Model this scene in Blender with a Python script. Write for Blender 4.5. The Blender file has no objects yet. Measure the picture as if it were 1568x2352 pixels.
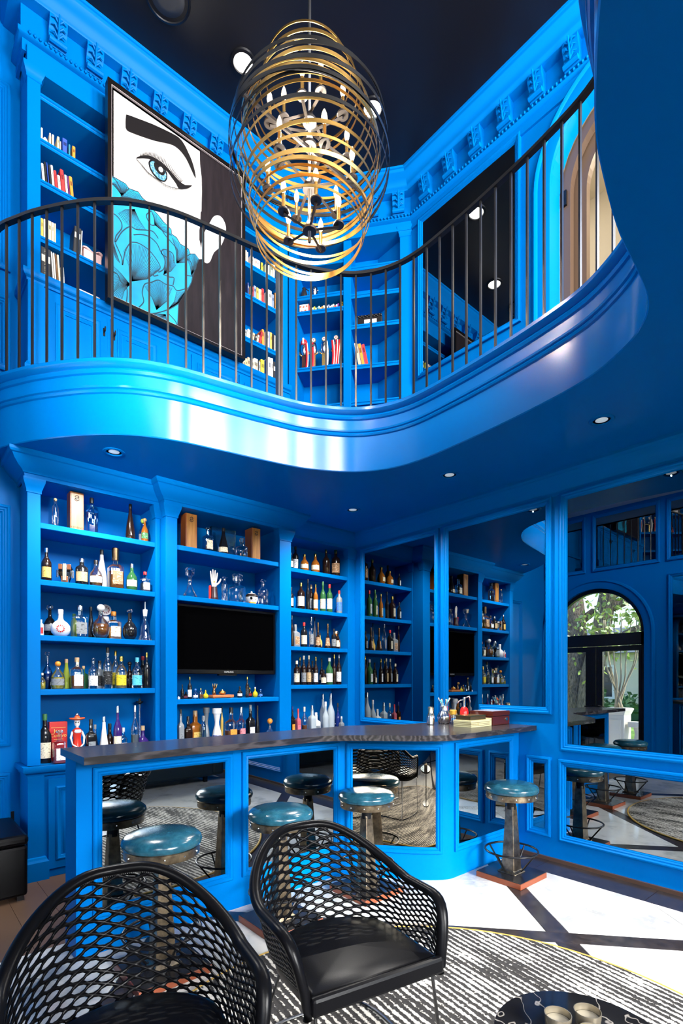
import bpy, bmesh, math, random
from mathutils import Vector, Matrix
from mathutils.geometry import tessellate_polygon
random.seed(7)
S = bpy.context.scene
COL = S.collection
PI = math.pi

# ------------------------------------------------------------------ camera
cd = bpy.data.cameras.new('camera'); cam = bpy.data.objects.new('camera', cd); COL.objects.link(cam)
cd.sensor_fit = 'AUTO'; cd.sensor_width = 36.0
cd.lens = 1200.0 / 2352.0 * 36.0
cd.shift_y = (1560 - 1176) / 2352.0
cd.clip_start = 0.02
cam.location = (0, 0, 1.45)
cam.rotation_euler = (PI / 2, 0, -math.atan2(.6562, .7544))
S.camera = cam

# ------------------------------------------------------------------ world, sun, window daylight, added fill lights
W = bpy.data.worlds.new('World'); S.world = W; W.use_nodes = True
nt = W.node_tree
sky = nt.nodes.new('ShaderNodeTexSky')
try:
    sky.sky_type = 'NISHITA'; sky.sun_disc = False; sky.sun_elevation = math.radians(48); sky.sun_rotation = math.radians(200)
except Exception:
    pass
nt.links.new(sky.outputs['Color'], nt.nodes['Background'].inputs['Color'])
nt.nodes['Background'].inputs['Strength'].default_value = 1.2

def light(name, typ, loc, rot, energy, color=(1, 1, 1), size=1, sy=None, **kw):
    d = bpy.data.lights.new(name, typ); d.energy = energy; d.color = color
    if typ == 'AREA':
        d.shape = 'RECTANGLE'; d.size = size; d.size_y = sy or size
    elif typ in ('POINT', 'SPOT'):
        d.shadow_soft_size = size
    for k, v in kw.items(): setattr(d, k, v)
    o = bpy.data.objects.new(name, d); COL.objects.link(o); o.location = loc; o.rotation_euler = rot
    return o
sun = light('sun', 'SUN', (-6, 2, 9), (math.radians(42), math.radians(6), math.radians(-30)), 14.0, (1, .95, .86)); sun.data.angle = .01
DAY = (1.0, .985, .96)
XN_ = -.70
# daylight standing in the upper window openings behind the camera (area lights facing into the room)
UPW = [(.55, 210), (2.0, 290), (3.4, 360)]
for x, e in UPW:
    light('upper_window_daylight', 'AREA', (x, -1.43, 5.05), (math.radians(-90), 0, PI), e, DAY, .8, 1.9)
def window_light(name, loc, az, tilt, e, sx, sz, spread):
    d = Vector((math.cos(az) * math.cos(tilt), math.sin(az) * math.cos(tilt), -math.sin(tilt)))
    o = light(name, 'AREA', loc, (0, 0, 0), e, DAY, sx, sz); o.rotation_euler = d.to_track_quat('-Z', 'Z').to_euler(); o.data.spread = math.radians(spread); return o
for x, e in [(1.3, 74), (3.0, 64)]:
    window_light('lower_fill_light', (x, -3.33, 1.9), PI / 2, math.radians(24), e, 1.4, 1.9, 38)  # fill beams for bar front and floor, set in invented back windows
for y, e in [(-1.9, 14), (-.35, 20)]:
    window_light('side_fill_light', (XN_ + .08, y, 1.75), 0.75, math.radians(26), e, 1.3, 2.1, 50)  # fill added from the left, set in made-up side windows
# added fill light, tilted up to brighten crown, header and soffit
window_light('crown_fill_light', (XN_ + .08, -.35, 2.55), 1.12, math.radians(-12), 26, 1.2, .45, 26)
pt_ = window_light('door_portal', (-.84, 3.73, 1.45), 0, 0, 1, 1.5, 2.9, 180); pt_.data.cycles.is_portal = True
S.view_settings.view_transform = 'Standard'
S.view_settings.look = 'None'
S.view_settings.exposure = 0.15
S.view_settings.gamma = 1.0
S.view_settings.use_curve_mapping = False
S.cycles.max_bounces = 9
S.cycles.diffuse_bounces = 3
S.cycles.glossy_bounces = 6
S.cycles.transmission_bounces = 8
S.cycles.transparent_max_bounces = 8
S.cycles.caustics_reflective = False
S.cycles.caustics_refractive = False
S.cycles.sample_clamp_indirect = 6
S.cycles.use_denoising = True

# ------------------------------------------------------------------ materials
MATS = {}
def bs(m): return m.node_tree.nodes['Principled BSDF']
def mat(name, col, rough=.5, metal=0, trans=0, ior=1.45, emit=0, ecol=None, coat=0, alpha=1, spec=None):
    if name in MATS: return MATS[name]
    m = bpy.data.materials.new(name); m.use_nodes = True; b = bs(m)
    b.inputs['Base Color'].default_value = (*col, 1); b.inputs['Roughness'].default_value = rough
    b.inputs['Metallic'].default_value = metal; b.inputs['IOR'].default_value = ior
    b.inputs['Transmission Weight'].default_value = trans
    b.inputs['Coat Weight'].default_value = coat; b.inputs['Coat Roughness'].default_value = .08
    if spec is not None: b.inputs['Specular IOR Level'].default_value = spec
    if emit:
        b.inputs['Emission Color'].default_value = (*(ecol or col), 1); b.inputs['Emission Strength'].default_value = emit
    MATS[name] = m
    return m
def nodes(m): return m.node_tree.nodes, m.node_tree.links
def ramp(N, L, src, stops, interp='LINEAR'):
    r = N.new('ShaderNodeValToRGB'); r.color_ramp.interpolation = interp
    e = r.color_ramp.elements
    while len(e) < len(stops): e.new(.5)
    for i, (p, c) in enumerate(stops): e[i].position = p; e[i].color = (*c, 1)
    L.new(src, r.inputs['Fac']); return r
def coords(N, L, scale=(1, 1, 1), rot=(0, 0, 0), kind='Object'):
    tc = N.new('ShaderNodeTexCoord'); mp = N.new('ShaderNodeMapping')
    mp.inputs['Scale'].default_value = scale; mp.inputs['Rotation'].default_value = rot
    L.new(tc.outputs[kind], mp.inputs['Vector']); return mp.outputs['Vector']
def noise(N, L, vec, scale, detail=4, rough=.6):
    n = N.new('ShaderNodeTexNoise'); n.inputs['Scale'].default_value = scale; n.inputs['Detail'].default_value = detail
    n.inputs['Roughness'].default_value = rough; L.new(vec, n.inputs['Vector']); return n
def bump(m, src, strength, dist=.01):
    N, L = nodes(m); b = N.new('ShaderNodeBump'); b.inputs['Strength'].default_value = strength; b.inputs['Distance'].default_value = dist
    L.new(src, b.inputs['Height']); L.new(b.outputs['Normal'], bs(m).inputs['Normal'])
def clear_glass(name, tint, body=.06, rough=.02):
    if name in MATS: return MATS[name]
    m = bpy.data.materials.new(name); m.use_nodes = True; N, L = nodes(m); N.remove(N['Principled BSDF'])
    tr = N.new('ShaderNodeBsdfTransparent'); tr.inputs['Color'].default_value = (*tint, 1)
    gl = N.new('ShaderNodeBsdfGlossy'); gl.inputs['Roughness'].default_value = rough; gl.inputs['Color'].default_value = (1, 1, 1, 1)
    fr = N.new('ShaderNodeLayerWeight'); fr.inputs['Blend'].default_value = .35
    ma = N.new('ShaderNodeMath'); ma.operation = 'MULTIPLY_ADD'; ma.inputs[1].default_value = .8; ma.inputs[2].default_value = body; L.new(fr.outputs['Fresnel'], ma.inputs[0])
    mx = N.new('ShaderNodeMixShader'); L.new(ma.outputs[0], mx.inputs[0]); L.new(tr.outputs[0], mx.inputs[1]); L.new(gl.outputs[0], mx.inputs[2]); L.new(mx.outputs[0], N['Material Output'].inputs['Surface'])
    MATS[name] = m; return m
def hexc(h):
    v = [int(h[i:i + 2], 16) / 255 for i in (0, 2, 4)]
    return tuple((c / 12.92 if c <= .04045 else ((c + .055) / 1.055) ** 2.4) for c in v)

BLUE = mat('blue_paint', (.0, .135, .45), .3, spec=.03)
N, L = nodes(BLUE); v = coords(N, L, (1, 1, 1)); n1 = noise(N, L, v, 60, 3); bump(BLUE, n1.outputs['Fac'], .04, .004)
GLOSSB = mat('blue_gloss_paint', (.0, .135, .45), .17, spec=.5)
BLACKCEIL = mat('black_ceiling_paint', (.004, .004, .006), .35)
BLACKMET = mat('black_metal', (.012, .012, .014), .32, .6)
RAILM = mat('railing_metal', (.02, .02, .022), .28, .4)
MIRROR = mat('smoked_mirror', (.30, .32, .33), .0, 1.0)
MIRRORB = mat('bronze_mirror', (.52, .46, .36), .0, 1.0)
WOODFL = mat('brown_wood_floor', (.10, .058, .034), .4)
DARKSTRIP = mat('dark_stone_band', (.022, .018, .018), .22)
N, L = nodes(DARKSTRIP); v = coords(N, L, (6, 6, 6)); n1 = noise(N, L, v, 3, 6)
r = ramp(N, L, n1.outputs['Fac'], [(.35, (.016, .013, .013)), (.75, (.045, .036, .034))]); L.new(r.outputs['Color'], bs(DARKSTRIP).inputs['Base Color'])
MARBLE = mat('white_marble', (.8, .8, .78), .1)
N, L = nodes(MARBLE); v = coords(N, L, (1, 1, 1)); n1 = noise(N, L, v, 2.3, 8, .62)
r = ramp(N, L, n1.outputs['Fac'], [(.36, (.34, .35, .345)), (.46, (.56, .56, .54)), (.56, (.60, .60, .58)), (.7, (.46, .47, .46))]); L.new(r.outputs['Color'], bs(MARBLE).inputs['Base Color'])
GROUT = mat('floor_joint', (.10, .10, .095), .7)
LEATHER = mat('black_leather', (.002, .002, .0025), .30, spec=.09)
N, L = nodes(LEATHER); v = coords(N, L); n1 = noise(N, L, v, 220, 3); bump(LEATHER, n1.outputs['Fac'], .12, .002)
GOLD = mat('brass', (.72, .43, .13), .25, 1.0)
SILVER = mat('silver_metal', (.7, .71, .72), .18, 1.0)
BRONZE = mat('aged_bronze', (.20, .155, .105), .34, 1.0)
N, L = nodes(BRONZE); v = coords(N, L); n1 = noise(N, L, v, 16, 5)
r = ramp(N, L, n1.outputs['Fac'], [(.35, (.11, .085, .06)), (.65, (.34, .27, .18))]); L.new(r.outputs['Color'], bs(BRONZE).inputs['Base Color'])
GRAYW = mat('grey_plaster', (.62, .63, .63), .35)

# ------------------------------------------------------------------ mesh helpers
class MB:
    def __init__(s): s.v = []; s.f = []
    def add(s, vs, fs):
        b = len(s.v); s.v += [tuple(p) for p in vs]; s.f += [tuple(i + b for i in f) for f in fs]; return s
    def box(s, x0, x1, y0, y1, z0, z1):
        return s.add([(x0, y0, z0), (x1, y0, z0), (x1, y1, z0), (x0, y1, z0), (x0, y0, z1), (x1, y0, z1), (x1, y1, z1), (x0, y1, z1)],
                     [(0, 3, 2, 1), (4, 5, 6, 7), (0, 1, 5, 4), (1, 2, 6, 5), (2, 3, 7, 6), (3, 0, 4, 7)])
    def prism(s, poly, z0, z1, axis='z', cap=True):
        n = len(poly)
        def P(a, b, c): return {'z': (a, b, c), 'y': (a, c, b), 'x': (c, a, b)}[axis]
        vs = [P(a, b, z0) for a, b in poly] + [P(a, b, z1) for a, b in poly]
        fs = [(i, (i + 1) % n, n + (i + 1) % n, n + i) for i in range(n)]
        if cap: fs += [tuple(range(n - 1, -1, -1)), tuple(range(n, 2 * n))]
        return s.add(vs, fs)
    def lathe(s, prof, n=16, c=(0, 0, 0), e=2, a0=0, a1=None, axis=None, cap=True):
        full = a1 is None
        m = n if full else n + 1
        vs = []
        for r, z in prof:
            for k in range(m):
                a = a0 + (2 * PI * k / n if full else (a1 - a0) * k / n)
                q = 1.0
                if e != 2: q = 1 / (abs(math.cos(a)) ** e + abs(math.sin(a)) ** e) ** (1 / e)
                p = Vector((r * q * math.cos(a), r * q * math.sin(a), z))
                if axis is not None: p = axis @ p
                vs.append((p[0] + c[0], p[1] + c[1], p[2] + c[2]))
        fs = []
        for j in range(len(prof) - 1):
            for k in range(n):
                k2 = (k + 1) % m if full else k + 1
                fs.append((j * m + k, j * m + k2, (j + 1) * m + k2, (j + 1) * m + k))
        if full and cap:
            if prof[0][0] > 1e-6: fs.append(tuple(range(n - 1, -1, -1)))
            if prof[-1][0] > 1e-6: fs.append(tuple(range((len(prof) - 1) * m, len(prof) * m)))
        return s.add(vs, fs)
    def tube(s, path, r, n=8, closed=False, flat=1.0):
        pts = [Vector(p) for p in path]; m = len(pts); vs = []
        up = Vector((0, 0, 1))
        for i, p in enumerate(pts):
            a = pts[i - 1] if (i > 0 or closed) else p
            b = pts[(i + 1) % m] if (i < m - 1 or closed) else p
            t = (b - a).normalized()
            u = t.cross(up)
            if u.length < .05: u = t.cross(Vector((0, 1, 0)))
            u.normalize(); w = u.cross(t)
            rr = r[i] if isinstance(r, (list, tuple)) else r
            for k in range(n):
                an = 2 * PI * k / n
                vs.append(p + u * (rr * math.cos(an)) + w * (rr * flat * math.sin(an)))
        fs = []
        for i in range(m if closed else m - 1):
            j = (i + 1) % m
            for k in range(n):
                k2 = (k + 1) % n
                fs.append((i * n + k, i * n + k2, j * n + k2, j * n + k))
        if not closed: fs += [tuple(range(n - 1, -1, -1)), tuple(range((m - 1) * n, m * n))]
        return s.add(vs, fs)
    def sweep(s, prof, path, closed=False, side=1, endcaps=True):
        """prof (out, z) swept along a horizontal path; out points to the right of travel (side=1)."""
        m = len(path); P = [Vector((p[0], p[1])) for p in path]; vs = []
        for i in range(m):
            d0 = (P[i] - P[i - 1]).normalized() if (i > 0 or closed) else None
            d1 = (P[(i + 1) % m] - P[i]).normalized() if (i < m - 1 or closed) else None
            d0 = d0 or d1; d1 = d1 or d0
            n0 = Vector((d0.y, -d0.x)) * side; n1 = Vector((d1.y, -d1.x)) * side
            b = (n0 + n1); b.normalize(); k = 1 / max(.35, b.dot(n0))
            for o, z in prof: vs.append((P[i].x + b.x * o * k, P[i].y + b.y * o * k, z))
        q = len(prof); fs = []
        for i in range(m if closed else m - 1):
            j = (i + 1) % m
            for k in range(q - 1): fs.append((i * q + k, i * q + k + 1, j * q + k + 1, j * q + k))
        if endcaps and not closed:
            fs.append(tuple(range(q))); fs.append(tuple(range((m - 1) * q, m * q))[::-1])
        return s.add(vs, fs)
    def frame(s, f, s0, s1, z0, z1, prof, n=1):
        """moulding round a rectangle; f(s, z, out) maps onto the surface, prof = (inset, out)."""
        rings = []
        for d, o in prof:
            a, b, c, e = s0 + d, s1 - d, z0 + d, z1 - d
            ring = [f(a + (b - a) * k / n, c, o) for k in range(n + 1)] + [f(b - (b - a) * k / n, e, o) for k in range(n + 1)]
            rings.append(ring)
        m = len(rings[0]); vs = [p for r_ in rings for p in r_]; fs = []
        for j in range(len(rings) - 1):
            for k in range(m):
                k2 = (k + 1) % m
                fs.append((j * m + k, j * m + k2, (j + 1) * m + k2, (j + 1) * m + k))
        return s.add(vs, fs)
    def grid(s, fn, nu, nv):
        vs = [fn(i / nu, j / nv) for j in range(nv + 1) for i in range(nu + 1)]
        fs = [(j * (nu + 1) + i, j * (nu + 1) + i + 1, (j + 1) * (nu + 1) + i + 1, (j + 1) * (nu + 1) + i) for j in range(nv) for i in range(nu)]
        return s.add(vs, fs)
    def mesh(s, name, material, smooth=None):
        bm = bmesh.new(); V = [bm.verts.new(p) for p in s.v]
        for f in s.f:
            try: bm.faces.new([V[i] for i in f])
            except ValueError: pass
        big = [f for f in bm.faces if len(f.verts) > 4]
        for f in big:
            vl = list(f.verts); tr = tessellate_polygon([[q.co for q in vl]]); bm.faces.remove(f)
            for t in tr:
                try: bm.faces.new([vl[i] for i in t])
                except ValueError: pass
        bmesh.ops.recalc_face_normals(bm, faces=bm.faces[:])
        me = bpy.data.meshes.new(name); bm.to_mesh(me); bm.free()
        if material is not None: me.materials.append(material)
        if smooth:
            me.polygons.foreach_set('use_smooth', [True] * len(me.polygons))
            if smooth != True: me.set_sharp_from_angle(angle=smooth)
        return me
    def build(s, name, material, parent=None, smooth=None, bevel=0, loc=None):
        o = bpy.data.objects.new(name, s.mesh(name, material, smooth)); COL.objects.link(o)
        if parent is not None: o.parent = parent
        if loc is not None: o.location = loc
        if bevel:
            b = o.modifiers.new('bevel', 'BEVEL'); b.width = bevel; b.segments = 2; b.limit_method = 'ANGLE'; b.angle_limit = .6
        return o
def tag(o, label=None, cat=None, group=None, kind=None):
    if label: o['label'] = label
    if cat: o['category'] = cat
    if group: o['group'] = group
    if kind: o['kind'] = kind
    return o
def empty(name, loc=(0, 0, 0), rz=0):
    o = bpy.data.objects.new(name, None); COL.objects.link(o); o.location = loc; o.rotation_euler = (0, 0, rz); o.empty_display_size = .05
    return o
def copy_tree(o, parent=None):
    c = o.copy(); COL.objects.link(c)
    if parent is not None: c.parent = parent
    for ch in [x for x in o.children]: copy_tree(ch, c)
    return c
def dup(o, name=None, loc=None, rz=None, parent=None):
    c = bpy.data.objects.new(name or o.name.split('.')[0], o.data); COL.objects.link(c)
    if loc is not None: c.location = loc
    if rz is not None: c.rotation_euler = (0, 0, rz)
    if parent is not None: c.parent = parent
    return c
def text(s, size, material, parent, loc, rot, name='lettering', ext=.0004, ax='CENTER', sx=1):
    cu = bpy.data.curves.new('t', 'FONT'); cu.body = s; cu.size = size; cu.extrude = ext; cu.align_x = ax; cu.align_y = 'CENTER'
    to = bpy.data.objects.new('t', cu); COL.objects.link(to)
    bpy.context.view_layer.update()
    me = bpy.data.meshes.new_from_object(to.evaluated_get(bpy.context.evaluated_depsgraph_get()))
    bpy.data.objects.remove(to); me.materials.clear(); me.materials.append(material); me.name = name
    o = bpy.data.objects.new(name, me); COL.objects.link(o); o.parent = parent; o.location = loc; o.rotation_euler = rot; o.scale = (sx, 1, 1)
    return o
def smooth01(t):
    t = max(0, min(1, t)); return t * t * (3 - 2 * t)
def catmull(P, n=8, closed=False):
    out = []; m = len(P)
    for i in range(m if closed else m - 1):
        p0 = P[(i - 1) % m] if (closed or i > 0) else P[i]; p1 = P[i]; p2 = P[(i + 1) % m]
        p3 = P[(i + 2) % m] if (closed or i < m - 2) else p2
        for k in range(n):
            t = k / n
            out.append(tuple(.5 * (2 * b + (c - a) * t + (2 * a - 5 * b + 4 * c - d) * t * t + (3 * b - a - 3 * c + d) * t ** 3) for a, b, c, d in zip(p0, p1, p2, p3)))
    if not closed: out.append(tuple(P[-1]))
    return out
def resample(P, step):
    out = [P[0]]; acc = 0
    for a, b in zip(P[:-1], P[1:]):
        d = math.dist(a, b)
        while acc + d >= step:
            t = (step - acc) / d; a = tuple(x + (y - x) * t for x, y in zip(a, b)); out.append(a); d = math.dist(a, b); acc = 0
        acc += d
    return out

# ------------------------------------------------------------------ the setting: floor
XR, YL, XN, YB = 4.016, 4.70, -.70, -3.42       # right wall, bookcase wall, near wall, back wall
ZS, ZF, ZC = 3.07, 3.56, 6.48                    # balcony soffit, upper floor, upper ceiling
fl = MB().box(XN, XR, YB, YL, -.12, -.012).build('floor', GROUT); tag(fl, 'white marble floor with diagonal dark stone bands', kind='structure')
def clip(poly, a, b, c):      # keep a*x+b*y <= c
    out = []
    for i in range(len(poly)):
        p, q = poly[i], poly[(i + 1) % len(poly)]
        dp, dq = a * p[0] + b * p[1] - c, a * q[0] + b * q[1] - c
        if dp <= 0: out.append(p)
        if dp * dq < 0:
            t = dp / (dp - dq); out.append((p[0] + (q[0] - p[0]) * t, p[1] + (q[1] - p[1]) * t))
    return out
def area(p): return abs(sum(p[i][0] * p[(i + 1) % len(p)][1] - p[(i + 1) % len(p)][0] * p[i][1] for i in range(len(p)))) / 2 if len(p) > 2 else 0
XB = 3.735
BX = (-.68, XB - .003, YB + .02, 3.16)
def room_clip(p):
    for a, b, c in ((-1, 0, -BX[0]), (1, 0, BX[1]), (0, -1, -BX[2]), (0, 1, BX[3])):
        p = clip(p, a, b, c)
        if len(p) < 3: return []
    return p
def slab(poly, name, m, top=0.0):
    if len(poly) < 3 or area(poly) < .002: return
    MB().prism(poly, -.012, top).build(name, m, fl)
e1 = Vector((math.cos(math.radians(50.5)), math.sin(math.radians(50.5)))); e2 = Vector((math.cos(math.radians(-49)), math.sin(math.radians(-49))))
O = Vector((2.86, 1.40)); SP = 2.3; BW = .125
det = e1.x * e2.y - e1.y * e2.x
def UV(u, w): p = O + e1 * u + e2 * w; return (p.x, p.y)
hw = BW / 2; g = .0022; NT = 3
for i in range(-4, 4):
    for j in range(-4, 4):
        u0, u1, w0, w1 = i * SP + hw, (i + 1) * SP - hw, j * SP + hw, (j + 1) * SP - hw
        for a in range(NT):
            for b in range(NT):
                ua, ub = u0 + (u1 - u0) * a / NT + g, u0 + (u1 - u0) * (a + 1) / NT - g
                wa, wb = w0 + (w1 - w0) * b / NT + g, w0 + (w1 - w0) * (b + 1) / NT - g
                slab(room_clip([UV(ua, wa), UV(ub, wa), UV(ub, wb), UV(ua, wb)]), 'marble_tile', MARBLE)
        slab(room_clip([UV(u0, j * SP - hw + g), UV(u1, j * SP - hw + g), UV(u1, j * SP + hw - g), UV(u0, j * SP + hw - g)]), 'stone_band', DARKSTRIP)
        slab(room_clip([UV(i * SP - hw + g, w0 - 2 * hw), UV(i * SP + hw - g, w0 - 2 * hw), UV(i * SP + hw - g, w1), UV(i * SP - hw + g, w1)]), 'stone_band', DARKSTRIP)
for k in range(8):
    y0 = YB + .02 + k * .78; MB().box(XB, XR, y0, min(y0 + .777, 2.9), -.012, 0).build('stone_band', DARKSTRIP, fl)
for k in range(22):
    x0 = -.68 + k * .213
    MB().box(x0, x0 + .211, 3.163, YL, -.012, 0).build('floor_plank', WOODFL, fl)
MB().box(XR - .02, XR, -3.4, 2.32, 0, .026).build('trim_3', mat('shoe_moulding', (.07, .04, .028), .4))
tag(bpy.data.objects['trim_3'], 'dark wood shoe moulding along the right wall', kind='structure')

# ------------------------------------------------------------------ walls and ceilings
def struct(o, label=None): return tag(o, label, kind='structure')
# bookcase wall (behind the shelving)
struct(MB().box(XN, 4.3, YL, YL + .12, 0, ZC).add([], []).build('wall_left', BLUE), 'blue wall behind the bookcases')
wl2 = MB().box(XN, .765, 4.60, YL, 0, ZC).build('wall_left_panelled', BLUE); struct(wl2, 'blue panelled wall beside the bookcases')
def fy(Y): return lambda s, z, o: (s, Y - o, z)          # surface facing -Y
def fx_(X): return lambda s, z, o: (X - o, s, z)          # surface facing -X
FR = [(0, 0), (0, .022), (.008, .028), (.018, .03), (.026, .02), (.036, .022), (.044, .014), (.05, .014), (.056, .004), (.062, 0)]
for z0, z1 in ((.25, .75), (.95, 2.75), (3.75, 4.3), (4.5, 5.9)):
    MB().frame(fy(4.60), .05, .70, z0, z1, FR).build('panel_moulding', BLUE, wl2, smooth=.7)
# right wall, lower and upper with an arched opening upstairs
wr = MB().box(XR, XR + .14, YB, YL, -.1, ZF)
AY, AR, AZ = 1.435, .62, 5.40
wr.box(XR, XR + .14, AY + AR, YL, ZF, ZC).box(XR, XR + .14, -1.5, AY - AR, ZF, ZC)
na = 20
for k in range(na):
    a, b = PI * k / na, PI * (k + 1) / na
    y0, z0, y1, z1 = AY + AR * math.cos(a), AZ + AR * math.sin(a), AY + AR * math.cos(b), AZ + AR * math.sin(b)
    wr.add([(XR, y0, z0), (XR, y1, z1), (XR, y1, ZC), (XR, y0, ZC), (XR + .14, y0, z0), (XR + .14, y1, z1), (XR + .14, y1, ZC), (XR + .14, y0, ZC)],
           [(0, 1, 2, 3), (4, 7, 6, 5), (0, 4, 5, 1)])
wr = struct(wr.build('wall_right', BLUE), 'blue panelled wall with mirrors')
# arch casing upstairs
def arch_pts(r, zb): return [(AY + r, zb)] + [(AY + r * math.cos(PI * k / 28), AZ + r * math.sin(PI * k / 28)) for k in range(29)] + [(AY - r, zb)]
cas = MB()
prof = [(0, 0), (.0, .03), (.02, .034), (.1, .034), (.11, .045), (.125, .05), (.14, .04), (.15, 0)]
rings = [[(XR - o, y, z) for y, z in arch_pts(AR + d, ZF)] for d, o in prof]
m_ = len(rings[0])
cas.add([p for r_ in rings for p in r_], [(j * m_ + k, j * m_ + k + 1, (j + 1) * m_ + k + 1, (j + 1) * m_ + k) for j in range(len(rings) - 1) for k in range(m_ - 1)])
cas.build('arch_casing', BLUE, wr, smooth=.6)
# hall beyond the arch
BEIGE = mat('beige_plaster', (.50, .44, .33), .6)
DWOOD = mat('dark_walnut', (.09, .055, .035), .35)
hall = MB()
hall.box(5.15, 5.25, .2, 3.2, ZF, 6.2).box(4.16, 5.15, 2.25, 2.35, ZF, 6.2).box(4.16, 5.15, .2, .3, ZF, 6.2).box(4.16, 5.25, .2, 2.35, 6.1, 6.2).box(4.16, 5.25, .2, 2.35, ZF - .1, ZF)
struct(hall.build('wall_hall', BEIGE), 'beige hallway wall beyond the upstairs arch')
light('hall_lamp_glow', 'POINT', (4.7, 1.2, 5.7), (0, 0, 0), 26, (1, .87, .66), .12)
d2 = MB()
for r0, r1, xx in ((.62, .54, 4.17), (.545, .44, 4.24)):
    A_ = arch_pts(r0 + .004, ZF); B_ = arch_pts(r1, ZF)
    for k in range(len(A_) - 1):
        d2.add([(xx, *A_[k]), (xx, *A_[k + 1]), (xx, *B_[k + 1]), (xx, *B_[k]), (xx + .06, *A_[k]), (xx + .06, *A_[k + 1]), (xx + .06, *B_[k + 1]), (xx + .06, *B_[k])], [(0, 1, 2, 3), (3, 2, 6, 7), (4, 7, 6, 5), (0, 4, 5, 1)])
dr = d2.build('door_2', DWOOD, smooth=.5); struct(dr, 'dark wood arched doorway upstairs')
for y in (2.045, 1.97):
    A_ = [(y, ZF + .05), (y, 5.25), (y - .03, 5.36), (y - .07, 5.36), (y - .1, 5.25), (y - .1, ZF + .05)]
    MB().tube([(5.13 if y < 2 else 4.32, p[0] - (.55 if y < 2 else 0), p[1]) for p in A_], .018, 6, closed=True).build('panel_moulding', DWOOD, dr, smooth=.6)
for z in (4.2, 5.3): MB().box(4.15, 4.17, 2.0, 2.05, z, z + .12).build('hinge', BLACKMET, dr)
# upper level back wall with window openings, near wall, back wall
def wall_with_holes(fn, a0, a1, z0, z1, holes):
    xs = sorted({a0, a1, *[h[0] for h in holes], *[h[1] for h in holes]}); zs = sorted({z0, z1, *[h[2] for h in holes], *[h[3] for h in holes]})
    mb = MB()
    for i in range(len(xs) - 1):
        for j in range(len(zs) - 1):
            cx, cz = (xs[i] + xs[i + 1]) / 2, (zs[j] + zs[j + 1]) / 2
            if any(h[0] < cx < h[1] and h[2] < cz < h[3] for h in holes): continue
            mb.box(*fn(xs[i], xs[i + 1], zs[j], zs[j + 1]))
    return mb
uh = [(x - .42, x + .42, 4.08, 6.02) for x, e in UPW]
struct(wall_with_holes(lambda a, b, c, d: (a, b, -1.62, -1.5, c, d), XN, XR, ZF, ZC, uh).build('wall_back_upper', BLUE), 'blue upper wall with tall windows')
lh = [(x - .72, x + .72, .92, 2.88) for x in (1.3, 3.0)]  # invented openings that hold the lower fill lights
struct(wall_with_holes(lambda a, b, c, d: (a, b, YB - .12, YB, c, d), XN, XR, -.1, ZF, lh).build('wall_back', BLUE), 'blue back wall with invented windows')
wn = 0
GLASS = clear_glass('window_glass', (.96, .97, .97), .0, .0)
for (a, b, c, d), Y in [(h, -1.56) for h in uh] + [(h, YB - .06) for h in lh]:
    wn += 1
    w = MB(); w.frame(lambda s, z, o: (s, Y + o, z), a, b, c, d, [(0, -.03), (0, .05), (.045, .05), (.045, -.03)])
    w.box((a + b) / 2 - .015, (a + b) / 2 + .015, Y - .02, Y + .03, c, d).box(a, b, Y - .02, Y + .03, (c + d) / 2 - .015, (c + d) / 2 + .015)
    w = struct(w.build('window_%d' % wn, BLACKMET), 'unseen black framed window behind the camera')
    MB().box(a, b, Y - .004, Y, c, d).build('pane', GLASS, w)
# near wall (the garden door side)
DY, DR_, DZ = 3.73, .745, 2.18
nw = MB()
X0, X1 = XN - .16, XN
NH = [(y - .68, y + .68, .66, 2.84) for y in (-1.9, -.35)]
for q_ in (wall_with_holes(lambda a, b, c, d: (X0, X1, a, b, c, d), YB, DY - DR_, -.1, ZC, NH),): nw.add(q_.v, q_.f)
nw.box(X0, X1, DY + DR_, YL, -.1, ZC)
for k in range(24):
    a, b = PI * k / 24, PI * (k + 1) / 24
    y0, z0, y1, z1 = DY + DR_ * math.cos(a), DZ + DR_ * math.sin(a), DY + DR_ * math.cos(b), DZ + DR_ * math.sin(b)
    nw.add([(X1, y0, z0), (X1, y1, z1), (X1, y1, ZC), (X1, y0, ZC), (X0, y0, z0), (X0, y1, z1), (X0, y1, ZC), (X0, y0, ZC)], [(0, 1, 2, 3), (4, 7, 6, 5), (0, 4, 5, 1)])
for a, b, c, d in NH:  # side windows added out of view for the side fill
    wn += 1; w = MB(); w.frame(lambda s, z, o: (X0 + .08 + o, s, z), a, b, c, d, [(0, -.03), (0, .05), (.045, .05), (.045, -.03)])
    w.box(X0 + .06, X0 + .11, (a + b) / 2 - .015, (a + b) / 2 + .015, c, d).box(X0 + .06, X0 + .11, a, b, (c + d) / 2 - .015, (c + d) / 2 + .015)
    w = struct(w.build('window_%d' % wn, BLACKMET), 'added unseen black framed side window beside the camera')
    MB().box(X0 + .078, X0 + .082, a, b, c, d).build('pane', GLASS, w)
nw = struct(nw.build('wall_near', BLUE), 'blue wall with arched garden door')
def darch(r, zb): return [(DY + r, zb)] + [(DY + r * math.cos(PI * k / 28), DZ + r * math.sin(PI * k / 28)) for k in range(29)] + [(DY - r, zb)]
prof = [(0, 0), (0, .02), (.03, .03), (.1, .03), (.115, .05), (.14, .045), (.15, 0)]
rings = [[(XN + o, y, z) for y, z in darch(DR_ + d, 0)] for d, o in prof]; m_ = len(rings[0])
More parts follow.
